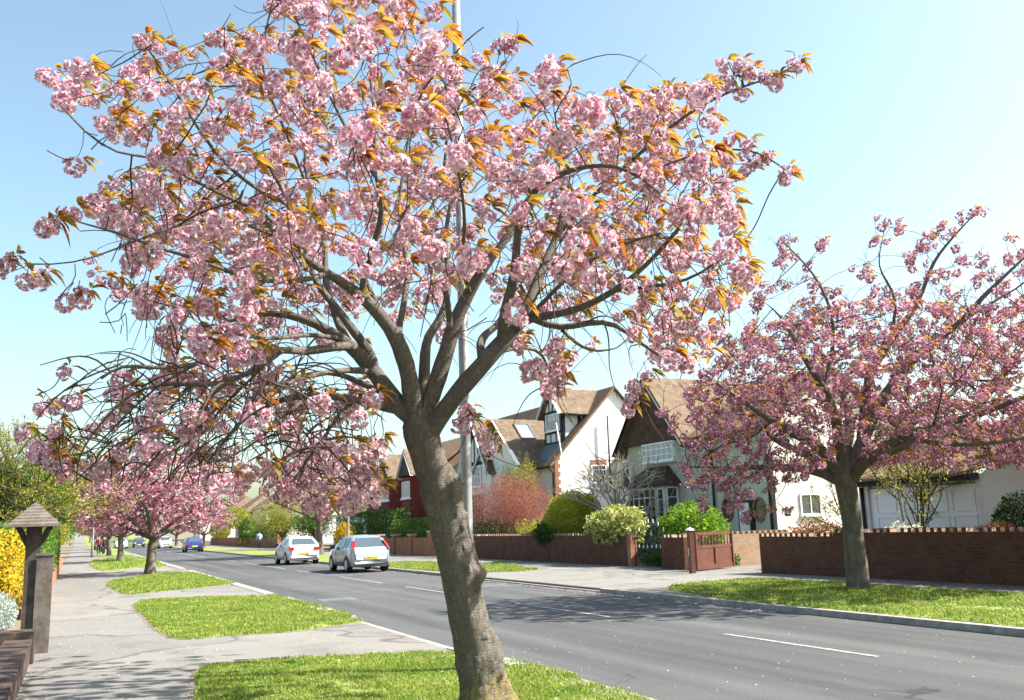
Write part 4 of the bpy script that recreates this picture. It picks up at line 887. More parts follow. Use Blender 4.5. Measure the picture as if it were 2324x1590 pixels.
# ---------------------------------------------------------------- red tile hung house further on, with bays
XN=24.5; y0,y1=69.0,80.3
h=thing('bay_fronted_house',(XN,75,0),'house with dark red hung tiles between white bay windows, seen left of the leaning trunk','house')
b=MB(); b.box((XN,y0,-.1),(XN+9,y1+6,5.6)); b.build('wall',M['red_tile'],h)
slab(h,'roof',[(XN-.4,y0-.3,5.6),(XN+4.5,y0-.3,9.),(XN+4.5,y1+6,9.),(XN-.4,y1+6,5.6)],M['tile_y'],.15); slab(h,'roof',[(XN+4.502,y0-.3,9.),(XN+9.4,y0-.3,5.6),(XN+9.4,y1+6,5.6),(XN+4.502,y1+6,9.)],M['tile_y'],.15)
b=MB(); b.prism([(XN,y0-.002,5.5),(XN+9,y0-.002,5.5),(XN+4.5,y0-.002,8.9)],(0,.2,0)); b.build('gable_end',M['brick_red'],h)
for k,(a0,a1) in enumerate(((y0+1.2,y0+4.4),(y0+6.8,y0+10.4))):
    b=MB(); b.prism([(XN,a0,-.1),(XN-.9,a0+.6,-.1),(XN-.9,a1-.6,-.1),(XN,a1,-.1)],(0,0,5.7)); b.build('bay',M['red_tile'],h); bb=h.children[-1]
    window(bb,'x',XN-.9,a0+.62,a1-.62,float(PX(920,1133,XN)[2]),float(PX(920,1098,XN)[2]),5,2,mtop=.3,glass='glass_net'); window(bb,'x',XN-.9,a0+.62,a1-.62,1.0,float(PX(920,1166,XN)[2]),4,2,mtop=.3)
    b=MB(); b.box((XN-.98,a0+.3,float(PX(920,1133,XN)[2])-.14),(XN-.902,a1-.3,float(PX(920,1133,XN)[2])-.062)); b.build('trim',M['upvc'],bb)
    am=(a0+a1)/2
    b=MB(); b.prism([(XN-1.0,a0-.2,5.7),(XN-1.0,a1+.2,5.7),(XN-1.0,am,7.6)],(3,0,0)); b.build('gablet',M['black'],bb)
    b=MB(); b.bar((XN-1.05,a0-.3,5.6),(XN-1.05,am,7.7),.06,.25,upv=(1,0,0)); b.bar((XN-1.05,a1+.3,5.6),(XN-1.05,am,7.7),.06,.25,upv=(1,0,0)); b.build('bargeboard',M['upvc'],bb)
    for s in (-1,1):
        yy=am+s*(a1-a0+.6)/2; slab(bb,'roof',[(XN-1.1,yy,5.72),(XN-1.1,am+.001*s,7.86),(XN+2.4,am+.001*s,7.86),(XN+2.4,yy,5.72)],M['tile_x'],.1)
b=MB(); b.box((XN-.7,y0+4.7,2.45),(XN-.002,y0+6.4,2.65)); b.box((XN-.7,y0+4.7,0),(XN-.6,y0+4.85,2.45)); b.box((XN-.7,y0+6.25,0),(XN-.6,y0+6.4,2.45)); b.build('porch',M['upvc'],h)
# buff gabled house between the two
h=thing('gabled_house',(24.6,66,0),'buff brick house end with white bargeboard and dark timbers behind the lamp post','house')
b=MB(); b.box((24.6,65.2,-.1),(33,68,5.0)); b.prism([(24.6,65.2,4.99),(33,65.2,4.99),(28.8,65.2,8.6)],(0,2.8,0)); b.build('wall',M['brick_buff'],h)
b=MB(); b.bar((24.1,65.05,4.65),(28.8,65.05,8.75),.06,.35,upv=(0,1,0)); b.bar((33.5,65.05,4.65),(28.8,65.05,8.75),.06,.35,upv=(0,1,0)); b.build('bargeboard',M['upvc'],h)
b=MB(); b.box((24.6,65.14,4.85),(33,65.19,5.1))
for k in range(1,8): x=24.6+k*1.05; b.box((x-.08,65.14,5.1),(x+.08,65.19,5.0+3.6*(1-abs(x-28.8)/4.2)))
b.build('timbers',M['black'],h)
slab(h,'roof',[(24.0,65.,4.8),(28.8,65.,8.95),(28.8,68,8.95),(24.0,68,4.8)],M['tile_y'],.15); slab(h,'roof',[(33.6,65.,4.8),(28.802,65.,8.95),(28.802,68,8.95),(33.6,68,4.8)],M['tile_y'],.15)
# ---------------------------------------------------------------- low white building and far houses on the right
h=thing('flat_roofed_building',(27,98,0),'low white flat roofed building behind the parked cars and hedge','building')
b=MB(); b.box((27,88,-.1),(34,108,3.1)); b.build('wall',M['render'],h); b=MB(); b.box((26.7,87.7,3.102),(34.3,108.3,3.35)); b.build('roof',M['upvc'],h); window(h,'x',27,90,92.5,1.2,2.4,3,1); window(h,'x',27,96,99,1.2,2.4,3,1)
def far_house(x,y,label,wm='render',L=9,rzz=0,s=1):
    z=hz(y); h=thing('house',(x,y,z),label,'house','houses further along the right side')
    b=MB(); b.box((x,y,z-.3),(x+8,y+L,z+5.2)); b.build('wall',M[wm],h)
    slab(h,'roof',[(x-.4,y-.4,z+5.1),(x+4,y+2.5,z+8.4),(x+4,y+L-2.5,z+8.4),(x-.4,y+L+.4,z+5.1)],M['tile_y'],.15); slab(h,'roof',[(x+8.4,y-.4,z+5.1),(x+4.002,y+2.5,z+8.4),(x+4.002,y+L-2.5,z+8.4),(x+8.4,y+L+.4,z+5.1)],M['tile_y'],.15)
    slab(h,'roof',[(x-.4,y-.402,z+5.1),(x+8.4,y-.402,z+5.1),(x+4,y+2.5,z+8.38)],M['tile_x'],.15)
    b=MB(); b.box((x-.6,y+L*.15,z-.2),(x-.002,y+L*.5,z+5)); b.build('bay',M[wm],h)
    for u0,u1 in ((.17,.48),(.62,.9)):
        for a,c in ((1,2.3),(3.5,4.7)): window(h,'x',x-.6 if u1<.5 else x,y+L*u0,y+L*u1,z+a,z+c,4,2,mtop=.3,glass='glass_net')
    b=MB(); b.box((x+3.6,y+L-2.6,z+7.5),(x+4.5,y+L-1.5,z+9.4)); b.build('chimney',M['brick_red'],h)
far_house(25,126,'pale rendered house with a brown hipped roof beyond the yellow shrub','render',12)
far_house(25,142,'second pale rendered house beyond the yellow shrub, partly hidden by its neighbour','render',11)
far_house(25,160,'distant red brick house at the far end of the right row','brick_red',11)
far_house(25,182,'distant small pale house, last but one of the right row','render',11)
far_house(24,215,'distant smallest pale house, last of the right row','render',13)
# pier and panelled wall with the clipped hedge
t=thing('brick_wall',(18.3,53,0),'orange red brick wall with recessed panels and capped piers under the clipped hedge','garden wall')
b=MB(); b.box((18.42,52.1,-.1),(18.6,64,1.02)); b.build('wall',M['brick_red'],t)
for y in (51.4,54.9,58.3,61.8):
    b=MB(); b.box((18.3,y,-.1),(18.75,y+.46,1.32 if y==51.4 else 1.15)); o=b.build('pier',M['brick_red'],t); b=MB(); zt=1.32 if y==51.4 else 1.15; b.box((18.25,y-.05,zt+.002),(18.8,y+.51,zt+.09)); b.build('cap',M['coping'],o)
for nm,y0,y1,xx,hh,lab in (('brick_wall',80,92,18.3,1.0,'red brick garden wall with tall pier behind the white parked car'),('brick_wall',97,118,18.3,1.,'low brown brick garden wall beneath the dark clipped hedges'),('brick_wall',122,150,18.3,1.1,'far orange brick garden wall beyond the clipped hedges')):
    t=thing(nm,(xx,y0,0),lab,'garden wall'); b=MB(); b.box((xx,y0,-.1),(xx+.23,y1,hh)); b.build('wall',M['brick_red'],t)
    b=MB(); b.box((xx-.1,y0-.46,-.1),(xx+.35,y0-.002,hh+.75)); o=b.build('pier',M['brick_red'],t)
    b=MB(); b.box((xx-.15,y0-.5,hh+.752),(xx+.4,y0+.04,hh+.83)); b.build('cap',M['coping'],o)
# ---------------------------------------------------------------- other cherry trees
M['bark2']=M['bark']
D2=float((G(1948,1338)-CAM)@fw)
def L2(*p): return ([PD(x,y,D2+d) for x,y,h,d in p],[(h if h>8 else h*(.36+.08*h))*(D2+d)/F_ for x,y,h,d in p])
SPK=.55
lb=[L2((1950,1350,32,0),(1947,1320,26,0),(1935,1200,21.5,0),(1925,1130,23,0),(1915,1080,25,0),(1912,1050,20,0)),
 L2((1925,1090,17,0),(1968,1040,15,-.2),(2048,993,11,-.6),(2130,965,9,-.9),(2211,945,8,-1.2),(2330,900,5,-1.6)),
 L2((1920,1085,18,0),(1955,1010,15,.2),(1990,925,13,.3),(2048,848,11,.3),(2085,801,9,.4),(2165,745,7,.4),(2235,670,6,.5),(2324,586,4,.6)),
 L2((1950,1015,11,.1),(1962,932,10,.5),(1970,862,9,.8),(2015,783,8,.9),(2085,685,6,1.),(2118,596,5,1.),(2188,511,3,1.),(2220,480,2,1.)),
 L2((2018,780,5,.9),(2034,680,5,.8),(1992,605,3,.8),(2005,540,2,.8),(2010,493,2,.8)),
 L2((1908,1065,15,0),(1898,956,12,-.3),(1870,886,9,-.7),(1814,792,7,-1.1),(1775,720,4,-1.3),(1740,690,2,-1.3)),
 L2((1870,886,7,-.7),(1889,800,6,-.4),(1889,717,5,-.3),(1851,628,4,-.2),(1800,572,3,-.2),(1776,549,2,-.2)),
 L2((1905,1075,14,0),(1861,1017,12,-.4),(1790,979,9,-1.),(1697,918,7,-1.6),(1627,870,4,-2.)),
 L2((1908,1095,12,0),(1870,1073,11,.2),(1814,1063,9,.5),(1734,1061,7,.9),(1650,1062,5,1.2),(1560,1060,3,1.4)),
 L2((1905,1080,10,0),(1850,1040,9,.8),(1760,1000,7,1.6),(1680,930,5,2.3)),
 L2((1912,1055,12,0),(1930,960,10,1.),(1900,860,8,1.9),(1850,780,5,2.4)),
 L2((1930,1070,11,0),(2010,1010,9,1.),(2110,930,7,2.),(2200,860,5,2.8)),
 L2((1930,1075,11,0),(1990,1040,9,-1.2),(2060,1010,7,-2.2),(2120,960,5,-2.8)),
 L2((2165,745,5,.4),(2230,700,4,.2),(2330,640,3,0),(2400,560,2,0)),(L2((2211,945,5,-1.2),(2290,840,4,-1.4),(2350,760,3,-1.5))),L2((2211,945,7,-1.2),(2330,900,6,-1.6),(2480,860,5,-1.8),(2620,800,4,-1.8),(2720,740,3,-1.8)),L2((2048,993,7,-.6),(2160,1010,6,-1.6),(2300,1000,5,-2.4),(2450,960,4,-2.8))]
n0,p0,r0=skeleton(lb,.24)
PA=[(1560,880),(1640,800),(1700,740),(1800,715),(1900,690),(2050,680),(2200,700),(2340,690),(2520,640),(2760,700),(2800,960),(2600,1060),(2400,1060),(2260,1060),(2180,1075),(2050,1045),(1985,1060),(1940,1000),(1880,1040),(1850,1070),(1835,1100),(1790,1090),(1700,1150),(1600,1120),(1530,1060),(1600,990),(1560,930)]
c=[]
for x,y in px_sample(PA,7600):
    q=min(1,math.hypot((x-2130)/680,(y-870)/270)); T=3.6*math.sqrt(max(.05,1-q*q)); c.append(PD(x,y,D2+rng.uniform(-1,1)*T))
sp=[(1780,560,30),(1770,590,25),(1870,560,22),(1850,630,30),(1760,660,26),(1720,690,28),(1730,650,20),(1820,700,35),(2010,500,18),(2000,540,25),(2030,520,20),(2060,600,30),(2090,560,30),(2120,540,30),(2150,520,28),(2190,495,22),(2215,480,14),(2110,620,32),(2080,650,30),(2200,600,40),(2230,640,36),(2290,560,22),(2300,590,26),(2320,620,26),(2280,660,30),(2310,700,30),(1950,640,40),(1900,660,30),(2000,660,40),(2150,680,40),(1700,770,26),(1660,790,22),(1500,940,14),(1530,960,18),(1560,1000,20),(1570,950,30),(1640,780,20),(1690,1170,20),(1750,1165,24),(1790,1160,14),(1650,1150,22),(1560,1100,24),(1600,1150,18),(2260,1050,30),(2300,1030,30),(1700,700,16)]
cs=[]
for x,y,s in sp:
    for _ in range(max(3,int(s/5))): cs.append(PD(x+rng.normal(0,s*.5),y+rng.normal(0,s*.45),D2+rng.normal(.3,.5)))
pos2=np.concatenate([spread(np.array(cs),.16,230),spread(np.array(c),.25,2150)])
N_,P_,near=colonize(n0,p0,pos2,step=.22,kill=.24,infl=6,maxit=80,wig=.25,grav=.05)
rd=piper(N_,P_,r0,tip=.006); N_=list(N_);P_=list(P_);rd=list(rd)
for a_,k in zip(pos2,near): N_.append(a_);P_.append(int(k));rd.append(.004)
for _ in range(2300):
    k=int(rng.integers(len(r0),len(N_))); x=np.array(N_[k]); d=rng.normal(0,.45,3)+np.array([0,0,.7]); p=k
    for j in range(rng.integers(2,5)):
        if PRJ(x)[1]<540 or PRJ(x)[0]>2290: break
        d=d+rng.normal(0,.2,3); d/=np.linalg.norm(d); x=x+d*.13; N_.append(x.copy());P_.append(p);rd.append(.005-.0006*j);p=len(N_)-1
base=G(1948,1338); t=thing('cherry_tree',base,'dense pink cherry tree with a straight trunk on the far verge before the garage','cherry tree','flowering cherry trees along the road')
nt=len(r0); V,Q=tubes(N_[:nt],P_[:nt],rd[:nt],wob=.07); link('trunk',npmesh('trunk',V-base,Q,smooth=True),M['bark'],t)
nn=[];pp=[];rr=[];remap={}
for i in range(nt,len(N_)):
    p=P_[i]
    if p<nt: nn.append(N_[p]);pp.append(-1);rr.append(min(rd[p],rd[i]));q=len(nn)-1
    else: q=remap[p]
    nn.append(N_[i]);pp.append(q);rr.append(rd[i]);remap[i]=len(nn)-1
V,Q=tubes(nn,pp,rr); link('branches',npmesh('branches',V-base,Q,smooth=True),M['twig'],t)
cr=rng.uniform(.07,.135,len(pos2)); me=blossom_mesh('blossom',pos2,cr,PROTO_M); local(me,base); link('blossom',me,M['petal2'],t)
leaf_tufts('leaves',pos2,cr,WIND,.115,3,6,M['leaf_bronze'],t,base)
# the rows further off: two built trees, then copies
def generic_cherry(seed,label,loc):
    rs=np.random.default_rng(seed); lim=[([np.array(v,float) for v in ((0,0,-.1),(.02,0,.6),(.05,.03,1.3),(.02,.05,2.0))],[.27,.2,.18,.19])]
    for k in range(7):
        a=2*math.pi*(k+rs.uniform(-.25,.25))/7; e=rs.uniform(.45,1.2); q=np.array([.02,.05,1.9]); pts=[q]; rr=[.11]
        for j in range(5):
            e2=e-.08*j; q=q+np.array([math.cos(a)*math.cos(e2),math.sin(a)*math.cos(e2),math.sin(e2)])*.72; a+=rs.normal(0,.2); pts.append(q); rr.append(.1-.018*j)
        lim.append((pts,rr))
    n,p,r=skeleton(lim,.3); u=rs.normal(size=(4000,3)); u/=np.linalg.norm(u,axis=1)[:,None]; rad=rs.random(4000)**.42
    c=u*rad[:,None]*np.array([3.7,3.7,2.5])+np.array([0,0,4.7]); c=c[(c[:,2]>2.2)]; nz=np.array([noise.noise(Vector(q*.55+np.array([seed*3.,0,0]))) for q in c]); c=c[nz>-.12]
    pos=spread(c,.36,560); N,P,near=colonize(n,p,pos,step=.32,kill=.33,infl=7,maxit=50,wig=.25); rd=list(piper(N,P,r,tip=.012)); N=list(N);P=list(P)
    for a_,k in zip(pos,near): N.append(a_);P.append(int(k));rd.append(.009)
    t=thing('cherry_tree',loc,label,'cherry tree','flowering cherry trees along the road'); off_=np.array([0,0,0])
    V,Q=tubes(N,P,rd); link('trunk',npmesh('trunk',V,Q,smooth=True),M['bark'],t)
    cr=rs.uniform(.13,.25,len(pos)); link('blossom',blossom_mesh('blossom',pos,cr,PROTO_L),M['petal2'],t)
    leaf_tufts('leaves',pos,cr,np.array([.2,0,0.]),.16,1,3,M['leaf_bronze'],t,np.zeros(3),lw=.5); return t
def copy_thing(t,loc,rz,label,s=1.):
    c=t.copy(); COL.objects.link(c); c.location=loc; c.rotation_euler=(0,0,rz); c.scale=(s,s,s*(1.0 if 'between the white car' in label else .78)); c['label']=label
    for ch in t.children:
        d=ch.copy(); COL.objects.link(d); d.parent=c
        for g in ch.children: e=g.copy(); COL.objects.link(e); e.parent=d
    return c
GA=generic_cherry(3,'dark forked cherry tree on the left verge, nearest of the row behind the leaning one',(2.93,44.4,0)); GA.scale=(1.05,1.05,.76)
GB=generic_cherry(8,'cherry tree on the left verge, second behind the leaning one, with a thin slanting trunk',(2.65,69,0)); GB.rotation_euler=(0,0,1); GB.scale=(1,1,.78)
for src,x,y,rz,s,lab in ((GA,2.6,91.9,2,.95,'cherry tree on the left verge, third behind the leaning one'),(GB,2.6,118,3,1,'cherry tree on the left verge, fourth of the row'),(GA,2.5,145,4,1,'distant cherry tree on the left verge, fifth behind the leaning one'),(GB,2.5,178,5,1,'distant cherry tree on the left verge, sixth behind the leaning one'),(GA,2.5,225,1,1,'farthest cherry tree on the left verge where the road starts to climb'),
  (GB,15.2,65.2,2.2,1.14,'cherry tree on the right verge between the white car and the grey car'),(GA,13.6,118,.6,.95,'round pink cherry tree on the right verge beyond the blue car'),(GB,13.6,152,1.4,1,'distant cherry tree on the right verge left of the round one'),(GA,13.6,190,3.3,1,'distant cherry tree on the right verge near the foot of the hill'),(GB,13.6,235,4.3,1,'farthest cherry tree on the right verge')):
    copy_thing(src,(x,y,hz(y)),rz,lab,s)
# ---------------------------------------------------------------- shrubs, hedges and garden plants
M['lf_dark']=leafmat('dark_green_leaves',[(0,(.02,.045,.012)),(.5,(.04,.09,.02)),(.85,(.07,.15,.03)),(1,(.16,.24,.06))],.3)
M['lf_mid']=leafmat('mid_green_leaves',[(0,(.04,.09,.015)),(.5,(.09,.18,.025)),(1,(.2,.32,.05))],.45)
M['lf_bright']=leafmat('bright_green_leaves',[(0,(.07,.16,.012)),(.5,(.17,.33,.02)),(1,(.36,.5,.04))],.5)
M['lf_lime']=leafmat('yellow_green_leaves',[(0,(.12,.14,.02)),(.4,(.27,.28,.035)),(.8,(.44,.42,.05)),(1,(.55,.5,.1))],.5)
M['lf_gold']=leafmat('golden_green_leaves',[(0,(.22,.25,.025)),(.4,(.42,.43,.04)),(.8,(.58,.55,.06)),(1,(.66,.6,.12))],.5)
M['lf_yellow']=leafmat('golden_yellow_flowers',[(0,(.25,.2,.02)),(.3,(.62,.4,.02)),(1,(.85,.62,.03))],.45)
M['lf_varieg']=leafmat('cream_variegated_leaves',[(0,(.1,.18,.03)),(.35,(.38,.42,.08)),(.75,(.62,.6,.18)),(1,(.75,.72,.4))],.4)
M['lf_red']=leafmat('red_new_shoots',[(0,(.16,.05,.035)),(.5,(.36,.12,.095)),(.9,(.5,.21,.165)),(1,(.35,.3,.08))],.4)
M['lf_rust']=leafmat('rusty_leaves',[(0,(.2,.06,.03)),(.5,(.34,.13,.06)),(1,(.42,.26,.1))],.35)
M['lf_silver']=leafmat('silver_grey_leaves',[(0,(.3,.38,.34)),(1,(.55,.62,.56))],.3)
M['lf_white']=leafmat('white_flowers',[(0,(.75,.75,.6)),(1,(.88,.88,.82))],.3)
M['stem_grey']=noisy('pale_grey_stems',(.2,.17,.14),(.42,.38,.33),20,.9)
M['stem_dark']=noisy('dark_stems',(.05,.038,.028),(.12,.09,.07),20,.9)
M['stem_red']=noisy('reddish_stems',(.2,.06,.045),(.34,.14,.1),20,.8)
def quads(name,P,size,asp=.5,up_=.0,rnd=1.,rs=rng):
    n=len(P); d=rs.normal(0,1,(n,3)); d[:,2]+=up_; d/=np.linalg.norm(d,axis=1)[:,None]; s=rs.normal(0,1,(n,3)); s-=d*(s*d).sum(1)[:,None]; s/=np.linalg.norm(s,axis=1)[:,None]; nn=np.cross(s,d)
    L=(size*rs.uniform(.6,1.4,n))[:,None]; 
    V=np.stack([P-d*L*.5,P+s*L*asp*.5+nn*L*.08,P+d*L*.5,P-s*L*asp*.5+nn*L*.08],1).reshape(-1,3)
    return npmesh(name,V,np.arange(n*4).reshape(-1,4))
def vol(n,c,r,shell=.5,box=False,lump=.25,seed=0,zmin=None):
    u=rng.normal(size=(n,3)); u/=np.linalg.norm(u,axis=1)[:,None]
    if box: u=u/np.abs(u).max(1)[:,None] * 1.0
    k=rng.random(n)**shell
    lum=np.array([noise.noise(Vector(q*2.2+seed)) for q in u])*lump+np.array([noise.noise(Vector(q*6+seed)) for q in u])*lump*.5
    P=u*(k*(1+lum))[:,None]*np.array(r)+np.array(c)
    if zmin is not None: P=P[P[:,2]>zmin]
    return P
def shrub(name,label,cat,c,r,n,size,m,stems=10,stem='stem_dark',box=False,shell=.35,lump=.25,asp=.55,group=None,base_z=0,smooth_r=.012,up_=.2):
    c=np.array(c,float); b0=np.array([c[0],c[1],base_z]); t=thing(name,b0,label,cat,group)
    P=vol(n,c,r,shell,box,lump,seed=float(c[0]+c[1]),zmin=base_z+.03); link('foliage',quads('foliage',P-b0,size,asp,up_),M[m],t)
    if stems:
        b=MB()
        for _ in range(stems):
            a=rng.uniform(0,6.28); e=vol(1,c,np.array(r)*.9,.3,False,0)[0]; s0=b0+np.array([math.cos(a),math.sin(a),0])*r[0]*.12
            mid=(s0*.5+e*.5)+np.array([0,0,.15*r[2]]); b.tube([s0,mid,e],[smooth_r,smooth_r*.7,smooth_r*.3],4)
        b.build('stems',M[stem],t)
    return t
def cz(px,y0,y1,X):      # centre and height of something standing between two picture heights
    a_=PX(px,y0,X); b_=PX(px,y1,X); return a_,b_
def twiggy(name,label,cat,base,reach,nst,gen,m,r0=.03,spread_=.6,leaf=None,lsize=.05,nleaf=0,up_=1.2,seglen=.3,seed=0,group=None,childp=.55,asp=.5):
    """an open shrub or small tree of forking stems"""
    rs=np.random.default_rng(seed); t=thing(name,base,label,cat,group); N=[np.zeros(3)];P=[-1];Rr=[r0*1.2]; tips=[]
    act=[(0,np.array([rs.normal(0,spread_),rs.normal(0,spread_),up_]),r0) for _ in range(nst)]
    for g in range(gen):
        nx=[]
        for k,d,r in act:
            d=d/np.linalg.norm(d); q=N[k]; last=k
            for j in range(3):
                d=d+rs.normal(0,.12,3)+np.array([0,0,.04]); d/=np.linalg.norm(d); q=q+d*seglen*reach*(.85**g); N.append(q);P.append(last);Rr.append(r*(1-.12*j)); last=len(N)-1
            nb=1+(rs.random()<childp)+(rs.random()<childp*.4)
            for b_ in range(nb): nx.append((last,d+rs.normal(0,.42,3),r*.72))
            tips.append(q)
        act=nx
    V,Q=tubes(N,P,Rr); link('stems',npmesh('stems',V,Q,smooth=True),M[m],t)
    if leaf:
        N_=np.array(N); w_=np.array([1. if r<r0*.75 else .0 for r in Rr]); w_/=w_.sum(); ix=rs.choice(len(N_),nleaf,p=w_); link('leaves',quads('leaves',N_[ix]+rs.normal(0,.05*reach,(nleaf,3)),lsize,asp,.3,rs=rs),M[leaf],t)
    return t
# behind the long wall on the right
c=PX(1160,1150,21.0); yr_=float(c[1]); top=float(PX(1160,1070,21.)[2])
t=shrub('red_shrub','large red twiggy shrub glowing behind the long toothed wall','shrub',(21.,yr_,top*.52),(1.9,4.3,top*.47),42000,.066,'lf_red',stems=200,stem='stem_red',lump=.3,shell=.45,asp=.4,smooth_r=.014,up_=.8)
shrub('shrub','dark evergreen shrub at the foot of the red twiggy shrub','shrub',(20,float(PX(1120,1190,20)[1]),1.0),(.9,3.2,.95),5000,.11,'lf_dark')
shrub('shrub','sprawling yellow green shrub between the red shrub and the round golden bush','shrub',(19.7,float(PX(1215,1190,19.7)[1]),1.1),(.8,1.9,.8),5200,.08,'lf_lime',lump=.5,shell=.6)
c=PX(1303,1165,20.2); top=float(PX(1303,1119,20.2)[2]); shrub('round_bush','rounded yellow green clipped bush behind the toothed wall, left of the cream leaved one','shrub',(20.2,float(c[1]),top*.5+.1),(1.35,1.75,top*.5),26000,.1,'lf_gold',lump=.1,shell=.25,stems=30,smooth_r=.008,asp=.45,up_=.9)
shrub('ivy','clump of dark ivy hanging over the long brick wall','ivy',(18.28,float(PX(1235,1215,18.3)[1]),1.2),(.25,.85,.42),2600,.09,'lf_dark',stems=3,base_z=.62,lump=.9)
shrub('variegated_bush','cream and yellow leaved bush spilling over the end of the long wall','shrub',(18.75,float(PX(1395,1205,18.7)[1]),1.45),(.85,1.9,.75),6500,.13,'lf_varieg',lump=.35,shell=.35,asp=.6)
c=PX(1168,1062,22.9); shrub('climbing_shrub','pale flowering climber against the white house front behind the red shrub','climber',(22.7,float(c[1]),3.6),(.6,2.0,1.7),6500,.09,'lf_varieg',lump=.5,shell=.6)
c=PX(1205,1050,23.2); shrub('climbing_shrub','yellow green climber beneath the roof window','climber',(23.1,float(c[1])+.4,3.9),(.4,1.2,1.5),3000,.09,'lf_lime',lump=.5,shell=.6)
c=PX(1410,1195,20.6); t=twiggy('magnolia_tree','bare pale branched magnolia in front of the white gable','tree',(20.6,float(c[1]),0),1.45,6,6,'stem_grey',.06,.36,'lf_varieg',.06,400,1.2,.26,seed=12,childp=.85)
c=PX(1478,1215,20.4); top=float(PX(1478,1185,20.4)[2]); shrub('round_bush','dark green domed bush behind the iron gate','shrub',(20.4,float(c[1]),top*.5),(.95,1.05,top*.5),5000,.06,'lf_dark',lump=.06,shell=.2)
c=PX(1570,1190,19.6); top=float(PX(1570,1150,19.6)[2]); shrub('glossy_bush','bright green glossy bush above the wall by the brown gate post','shrub',(19.6,float(c[1]),top*.5+.15),(1.0,1.55,top*.5),7500,.12,'lf_bright',lump=.25,shell=.3)
shrub('flower_border','border plants with small white flowers at the foot of the iron gate','plants',(18.75,28.6,.22),(.25,1.0,.3),1800,.09,'lf_mid',lump=.6,stems=0)
shrub('small_plant','small leafy plant at the foot of the sunlit buff wall','plant',(19.9,26.2,.2),(.5,.22,.28),900,.08,'lf_mid',stems=0)
shrub('rusty_shrub','low rusty red shrub behind the toothed wall left of the second cherry trunk','shrub',(19.3,float(PX(1855,1200,19.3)[1]),1.0),(.55,1.3,.42),4200,.07,'lf_rust',lump=.4)
c=PX(2085,1200,20.); t=twiggy('sapling','spindly young tree with small yellow green leaves in front of the white garage door','tree',(20.,float(c[1]),0),1.15,8,5,'stem_dark',.03,.4,'lf_lime',.075,3600,1.1,.32,seed=21,childp=.75)
shrub('white_flowered_plant','white flowering plant at the foot of the sapling by the garage','plant',(19.6,float(c[1])+.1,.95),(.4,.75,.38),1700,.09,'lf_white',lump=.4,stems=4)
shrub('grass_tuft','golden grassy mound behind the tall wall at the right edge','plant',(19.3,float(PX(2262,1205,19.3)[1]),1.05),(.4,.55,.3),1600,.12,'lf_rust',asp=.15,lump=.3,stems=0)
shrub('dark_bush','very dark evergreen bush against the bungalow wall at the right edge','shrub',(20.3,float(PX(2318,1160,20.3)[1]),1.15),(.6,.75,.85),6000,.07,'lf_dark',lump=.15,shell=.2)
# clipped hedges and trees further along the right side
shrub('hedge','glossy clipped hedge standing on the orange brick wall','hedge',(19.3,56,1.35),(.6,4.6,.82),9000,.13,'lf_mid',box=True,lump=.05,shell=.15,stems=0)
shrub('hedge','long green hedge in front of the low white building','hedge',(22.5,78,1.5),(.8,9,1.6),7000,.2,'lf_mid',box=True,lump=.05,shell=.15,stems=0)
shrub('golden_shrub','golden yellow shrub beside the tall brick pier behind the cars','shrub',(18.9,73,1.2),(.8,1.6,1.),2500,.14,'lf_yellow',lump=.4)
for (px,y0,y1,X,rx,ry,lab,mt,bx) in ((566,1176,1240,19.5,1.3,3.,'tall clipped green dome between the far hedges','lf_mid',False),(615,1192,1238,19.3,1.,6.5,'square clipped dark hedge right of the green dome','lf_dark',True),(570,1207,1240,18.9,.6,3.8,'low clipped hedge in front of the green dome','lf_mid',True),(532,1152,1200,20.5,2.2,4,'yellow green leafed tree left of the green dome','lf_lime',False),(500,1180,1225,20,1.5,5,'low yellow green bush beyond the clipped hedges','lf_lime',False)):
    a_=PX(px,y0,X); z1=float(a_[2]); z0=max(0,float(PX(px,y1,X)[2])); shrub('clipped_bush' if bx or 'dome' in lab else 'garden_bush',lab,'shrub',(X,float(a_[1]),(z1+z0)/2),(rx,ry,(z1-z0)/2+.1),4200,.22,mt,box=bx,lump=.08,shell=.2,stems=6 if not bx else 0)
for px,X,top,lab,sz,mt in ((640,17.6,1138,'yellow green garden tree behind the white parked car',2.9,'lf_lime'),(712,19.5,1150,'second yellow green garden tree, right of the larger one behind the white car',2.2,'lf_mid')):
    a_=PX(px,top,X); z=float(a_[2]); y=float(a_[1]); b0=(X,y,0); t=thing('garden_tree',b0,lab,'tree'); b=MB(); b.tube([(X,y,0),(X+.1,y,1.2),(X,y+.1,z*.6)],[.16,.12,.06],8)
    for k in range(7): a=k*.9; b.tube([(X+.05,y,1.1),(X+math.cos(a)*sz*.4,y+math.sin(a)*sz*.4,z*.55),(X+math.cos(a)*sz*.7,y+math.sin(a)*sz*.7,z*.75)],[.07,.04,.015],5)
    b.build('trunk',M['stem_dark'],t); P=vol(9000,(X,y,z*.62),(sz,sz,z*.4),.5,False,.5,seed=px); link('crown',quads('crown',P-np.array(b0),.14,.5,.2),M[mt],t)
